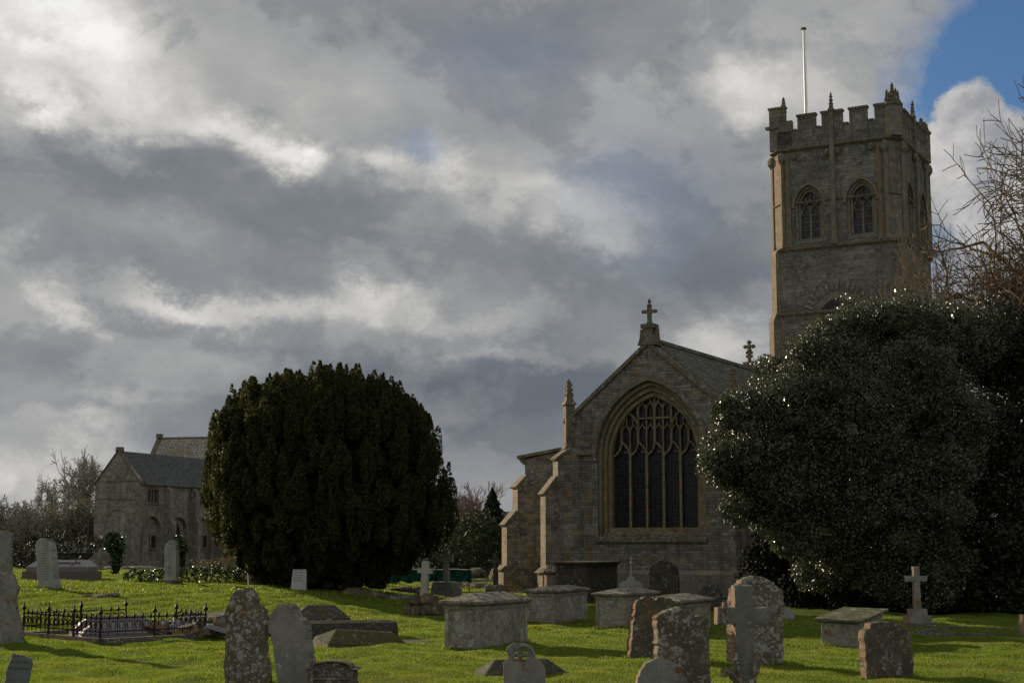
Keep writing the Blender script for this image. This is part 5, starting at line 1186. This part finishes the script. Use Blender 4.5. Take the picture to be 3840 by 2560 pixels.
# green netting on posts
nf = empty('netting_fence', gp(1000, 1352), 0, 'sagging dark green netting on thin posts behind the grey crosses', 'fence')
def netm():
    t = NT('green_netting'); tc, v, w = coords(t, False)
    return t.finish(t.mix(t.noise(v, 1.4, 3), (.008,.04,.032), (.014,.075,.055)), .8, t.noise(v, 3, 3), .6, .08, .1)
M['net'] = netm(); Yn = gp(1000, 1352).y
xs_ = [(d_-1176)/3400*Yn - gp(1000,1352).x for d_ in range(880, 1085, 4)]
b = MB()
for i, x in enumerate(xs_):
    sag = .05*math.sin(i*.9)+.03*math.sin(i*2.1); b.v += [(x, .06+sag, .30+.05*math.sin(i*.7)), (x, .05-sag, .60), (x, .05+sag*.5, .86+.015*math.sin(i*.35)), (x, .07+sag*.5, .885+.015*math.sin(i*.35))]
    if i:
        j = len(b.v); b.f += [[j-8, j-4, j-3, j-7], [j-7, j-3, j-2, j-6]]
nt = link('netting', b.mesh('n'), M['net'], nf); so = nt.modifiers.new('s', 'SOLIDIFY'); so.thickness = .01
b = MB(); b.tube([(x, .05, .885+.015*math.sin(i*.35)) for i, x in enumerate(xs_)], .018, 5); link('top_edge', b.mesh('e'), M['pole'], nf)
for d_ in (920, 1005, 1079): link('post', MB().tube([((d_-1176)/3400*Yn - gp(1000,1352).x, 0, -.1), ((d_-1176)/3400*Yn - gp(1000,1352).x, 0, 1.28)], .03, 6).mesh('p'), M['iron'], nf)
for dx, dy, h_, lab in ((1120.5, 1334, .45, 'short dark post on the grass beyond the netting'), (1145, 1345, 1.0, 'thin dark post beside the boulder cross'), (526, 1309, 3.2, 'tall thin dark pole before the abbey range beside the yew')):
    p = gp(dx, dy); o = MB().tube([(0,0,-.1),(0,0,h_*.5),(.0,0,h_)], [.05,.045,.04], 6).lathe([(.05,0),(.06,.03),(.02,.06)], 6, (0,0,h_)).build('post' if h_ < 2 else 'lamp_pole', M['iron'], loc=p); tag(o, lab, 'post')
# ivy and hedges near the left graves
def ivy_post(label, dx, dy, h, prof, n, seed):
    p = gp(dx, dy); root = empty('ivy_stump', p, 0, label, 'ivy', 'ivy-clad stumps')
    MB().tube([(0,0,-.1),(.03,0,h*.5),(0,0,h*.9)], [.10,.08,.06], 6).build('stem', M['bark'], root)
    z = rng.uniform(0, 1, n); rr = np.interp(z, [q[0] for q in prof], [q[1] for q in prof])*rng.uniform(.3, 1.05, n)**.5*(1+.2*rng.normal(size=n)*.5); a = rng.uniform(0, 2*np.pi, n)
    fol(root, 'ivy', np.stack([rr*np.cos(a)+.12*np.sin(z*5), rr*np.sin(a), z*h], -1), .065, 'ivy', .7)
ivy_post('ivy-smothered stump with thick leafy head in front of the abbey gable', 262, 1319, 2.1, [(0,.14),(.3,.25),(.5,.3),(.62,.5),(.85,.5),(1,.2)], 3600, 1)
ivy_post('ivy-clad stump half hidden behind the slender pointed headstone', 412, 1324, 1.9, [(0,.06),(.5,.12),(.62,.42),(.85,.45),(1,.15)], 2200, 2)
ivy_post('slim ivy-clad stem behind the leaning lettered headstone', 82, 1318, 2.0, [(0,.1),(.5,.1),(.7,.13),(.9,.16),(1,.08)], 1100, 3)
hp0 = gp(532, 1338)
iv = []
for x in np.arange(-4.0, 4.4, .45):
    yy = hp0.y - .15*x; iv.append((x, -.15*x+random.gauss(0,.12), .22 + hgt(hp0.x+x, yy)-hp0.z, .42, .40, random.uniform(.32,.48)))
clump('ivy_hedge', 'low ivy hedge with shining leaves running up to the yew', hp0, iv, 330, .05, 'ivy', 'hedge', inner=3, core=.12)
hp1 = gp(628, 1336)
clump('leaf_bank', 'brown and green leafy bank under the left side of the yew', hp1, [(x, random.gauss(0,.2), .2, .5, .4, random.uniform(.3,.55)) for x in np.arange(-1.1, 1.2, .4)], 260, .06, 'bramble', 'undergrowth', inner=2, core=.12)
hp2 = gp(505, 1318)
clump('bramble', 'reddish bramble tangle behind the ivy hedge', hp2, [(x, random.gauss(0,.2), .3, .5, .4, random.uniform(.35,.75)) for x in np.arange(-1.4, 1.5, .45)], 90, .05, 'bramble', 'bramble', inner=0)
hp3 = gp(1172, 1362)
clump('weed_tuft', 'small yellowish weed tuft at the foot of the chapel buttress', hp3, [(-.3,0,.18,.35,.3,.22),(.1,.1,.22,.3,.3,.3)], 120, .04, 'bramble', 'plant', inner=0)
# litter of fallen leaves under the bushes is part of the turf; distant hills and woods
def hills():
    V = []; F = []; xs = np.linspace(-2600, 2600, 140)
    for x in xs:
        z = 38 + 20*math.sin(x/520+1.9) + 9*math.sin(x/170+1) + 3*math.sin(x/60)
        V += [(x, 2400, -5), (x, 2700, z*.75), (x, 3000, z), (x, 3600, -5)]
    n = len(xs); F = [[4*i+k, 4*i+4+k, 4*i+5+k, 4*i+1+k] for i in range(n-1) for k in range(3)]
    me = bpy.data.meshes.new('hills'); me.from_pydata(V, [], F); me.update()
    t = NT('far_hills'); tc, v, w = coords(t, False); m = t.finish(t.mix(t.noise(v, .01, 5), (.03,.05,.055), (.06,.08,.07)), 1.0, spec=0)
    tag(link('hills', me, m, smooth=True), kind='structure')
hills()
def far_wood():
    n = 26000; x = rng.uniform(-420, 420, n); y = 420 + 25*np.sin(x/60) + rng.normal(0, 6, n); hh = 7 + 3*np.sin(x/14) + 2*np.sin(x/5.3)
    C = np.stack([x, y, rng.uniform(0, 1, n)*hh], -1); V, F = leaves(C, 1.1, .7); o = link('far_wood', npmesh('far_wood', V, F), M['hedge']); tag(o, 'dark line of far-off woodland on the horizon', 'woodland', kind='stuff')
far_wood()

# ------------------------------------------------------------------ sky and sun
SUN_AZ, SUN_EL = R(-41), R(17)
def sky():
    w = bpy.data.worlds.new('World'); SC.world = w; w.use_nodes = True; nt = w.node_tree; nt.nodes.clear()
    t = NT.__new__(NT); t.t = nt; t.m = None; t.out = t.n('ShaderNodeOutputWorld')
    tc = t.n('ShaderNodeTexCoord'); d = tc.outputs['Generated']
    sp = t.n('ShaderNodeSeparateXYZ'); t.l(d, sp.inputs[0])
    az = t.math('ARCTAN2', sp.outputs[0], sp.outputs[1]); el = t.math('ARCSINE', sp.outputs[2])
    k = 3400.0
    cb = t.n('ShaderNodeCombineXYZ'); t.l(az, cb.inputs[0]); t.l(el, cb.inputs[1]); P0 = cb.outputs[0]
    st = t.vm('MULTIPLY', d, (1.0, 1.0, 1.9))
    w1 = t.vm('MULTIPLY', t.vm('SUBTRACT', t.noise(st, 4.5, 5, .55, out=1), (.5,.5,.5)), (.13,.09,0))
    w2 = t.vm('MULTIPLY', t.vm('SUBTRACT', t.noise(t.vm('MULTIPLY', d, (1.0, 1.0, 1.3)), 18, 9, .70, out=1), (.5,.5,.5)), (.060,.055,0))
    P = t.vm('ADD', t.vm('ADD', P0, w1), w2)
    Ps = t.vm('ADD', P0, t.vm('MULTIPLY', w2, (.55,.55,0)))
    def blob(dx, dy, rx, ry, ang, amp, acc, vec=P, hard=False):
        r = ray(dx, dy); L = math.sqrt(sum(q*q for q in r)); a = math.atan2(r[0], r[1]); e = math.asin(r[2]/L)
        mp = t.n('ShaderNodeMapping', vector_type='TEXTURE'); t.l(vec, mp.inputs[0])
        mp.inputs['Location'].default_value = (a, e, 0); mp.inputs['Rotation'].default_value = (0, 0, -R(ang)); mp.inputs['Scale'].default_value = (rx*1.75/k, ry*1.75/k, 1)
        g = t.n('ShaderNodeTexGradient', gradient_type='SPHERICAL'); t.l(mp.outputs[0], g.inputs[0])
        f = t.ramp(g.outputs['Fac'], 0 if not hard else .34, .95 if not hard else .50)
        return t.math('MULTIPLY_ADD', f, amp, acc)
    acc = t.math('ADD', .0, 0.0)
    for (dx, dy, rx, ry, an, am) in BLOBS: acc = blob(dx, dy, rx, ry, an, am, acc)
    cu = 0.0
    cum = t.math('ADD', 0.0, 0.0)
    for (dx, dy, rx, ry) in ((2225,265,70,75),(2180,330,60,60),(2270,340,90,90),(2200,430,80,90),(2290,470,110,100)): cum = t.math('MAXIMUM', cum, blob(dx, dy, rx, ry, 0, 1.0, 0.0, Ps, True))
    s2 = t.vm('MULTIPLY', d, (1.0, 1.0, 1.35)); f1 = t.noise(st, 5.5, 9, .62, dist=.2); f2 = t.noise(s2, 17, 9, .68, dist=.1)
    v = t.math('ADD', acc, t.math('MULTIPLY', t.math('SUBTRACT', f1, .5), .42)); v = t.math('ADD', v, t.math('MULTIPLY', t.math('SUBTRACT', f2, .5), .26))
    f3 = t.noise(t.vm('ADD', s2, (5.0, 2.0, 1.0)), 9.0, 10, .60, dist=.25); v = t.math('ADD', v, t.math('MULTIPLY', t.ramp(f3, .48, .57), .13)); v = t.math('ADD', v, .31)
    cr = t.n('ShaderNodeValToRGB'); t.l(v, cr.inputs[0]); e = cr.color_ramp.elements
    stops = [(0.0,(.135,.152,.178)),(.20,(.205,.222,.243)),(.36,(.288,.296,.308)),(.5,(.39,.392,.39)),(.66,(.55,.54,.515)),(.85,(.74,.725,.70)),(1.0,(.92,.91,.90))]
    e[0].position, e[0].color = stops[0][0], (*stops[0][1], 1); e[1].position, e[1].color = stops[-1][0], (*stops[-1][1], 1)
    for p_, c_ in stops[1:-1]: q = e.new(p_); q.color = (*c_, 1)
    cloud = cr.outputs[0]
    # gap of clear sky at the upper right
    gap = t.math('ADD', 0.0, 0.0)
    for (dx, dy, rx, ry, an, am) in ((2310,90,130,180,0,.8),(2330,230,100,150,0,.6),(2140,420,60,200,0,.4),(955,370,75,45,0,.26),(1530,440,170,150,0,.18),(1190,160,250,120,0,.10),(2440,50,230,280,0,.9)): gap = blob(dx, dy, rx, ry, an, am, gap)
    sk = t.n('ShaderNodeTexSky', sky_type='NISHITA', sun_disc=False); sk.sun_elevation = SUN_EL; sk.sun_rotation = SUN_AZ; sk.air_density = 1.0; sk.dust_density = .3; sk.ozone_density = 2.0
    skc = t.mix(1.0, sk.outputs[0], (.050,.066,.085), 'MULTIPLY')
    col = t.mix(t.math('MINIMUM', gap, 1.0), cloud, skc)
    col = t.mix(cum, col, t.mix(t.ramp(t.noise(Ps, 26, 5, .6), .3, .7), (.30,.31,.34), (.62,.60,.58)))
    back = t.ramp(t.math('MULTIPLY', sp.outputs[1], -1.0), -.35, .6)      # unseen sky behind the camera, brightened as added fill for shaded faces
    col = t.mix(back, col, t.mix(1.0, col, (1.6,1.56,1.52), 'MULTIPLY'))
    b = t.n('ShaderNodeBackground'); t.l(col, b.inputs[0]); b.inputs[1].default_value = 1.0
    t.l(b.outputs[0], t.out.inputs[0])
BLOBS = [
 (60,-20,230,100,8,.46),(60,110,240,170,20,.20),(95,225,85,34,48,.24),(150,270,60,30,40,.12),(240,150,150,140,0,.16),(340,120,120,160,0,.10),
 (560,335,150,50,30,.36),(645,385,60,45,20,.26),(450,290,90,30,20,.18),(390,335,60,20,10,.2),(300,335,25,15,0,.2),
 (840,415,85,45,15,.30),(1045,400,75,55,30,.26),(960,440,60,30,0,.16),(1130,450,120,60,0,.12),
 (1400,500,170,55,10,.28),(1290,545,50,35,0,.20),(1440,570,60,25,0,.14),(1330,400,150,60,0,.08),
 (370,692,120,30,5,.34),(560,700,150,30,3,.30),(200,640,120,25,10,.14),(105,670,45,26,20,.26),(170,715,45,14,48,.12),(900,720,240,38,8,.26),(1120,680,150,50,0,.14),(820,670,70,20,20,.16),(320,540,160,60,10,.10),
 (1180,830,170,20,8,.22),(1620,760,150,40,-5,.26),(1420,830,130,25,0,.10),(1600,830,160,40,0,.10),
 (1760,200,90,55,10,.28),(1850,140,140,80,0,.14),(2030,250,150,110,0,.12),(700,180,300,110,0,.05),
 (90,1095,230,60,0,.36),(30,1010,180,50,0,.12),(225,915,70,30,0,.14),(120,980,90,20,0,.12),(60,910,90,40,0,.06),(20,540,40,40,0,.2),(400,820,200,30,5,.06),
 (460,450,280,75,18,-.14),(100,360,170,80,20,-.12),(700,480,120,60,10,-.10),(850,600,350,60,10,-.13),(300,600,250,40,0,-.06),
 (1150,60,350,110,0,-.10),(1240,130,160,60,20,-.06),(650,640,180,28,15,-.10),(1000,540,200,30,10,-.06),
 (1550,640,350,80,5,-.15),(1130,900,600,90,0,-.14),(1000,1030,500,150,0,-.18),(200,800,250,50,0,-.06),(1650,900,500,120,0,-.10),(640,810,200,30,5,-.06),(1700,450,120,200,0,-.10),(1640,110,130,60,10,-.10),
]
sky()
sun = bpy.data.lights.new('sun', 'SUN'); sun.energy = 5.0; sun.angle = R(.6); sun.color = (1.0, .84, .64)
so_ = bpy.data.objects.new('sun', sun); COL.objects.link(so_)
sd = Vector((math.sin(SUN_AZ)*math.cos(SUN_EL), math.cos(SUN_AZ)*math.cos(SUN_EL), math.sin(SUN_EL)))
so_.rotation_euler = sd.to_track_quat('Z', 'Y').to_euler()

# ------------------------------------------------------------------ camera
cam = bpy.data.cameras.new('camera'); cam.sensor_width = 36; cam.lens = 36*FPX/3840; cam.clip_end = 12000; cam.clip_start = .5
co = bpy.data.objects.new('camera', cam); COL.objects.link(co); co.location = (0, 0, EYE); co.rotation_euler = (math.pi/2 + TH, 0, 0); SC.camera = co
SC.view_settings.view_transform = 'Standard'; SC.view_settings.look = 'None'; SC.view_settings.exposure = 0; SC.view_settings.gamma = 1
SC.cycles.max_bounces = 6; SC.cycles.diffuse_bounces = 3; SC.cycles.transmission_bounces = 2; SC.cycles.sample_clamp_indirect = 3
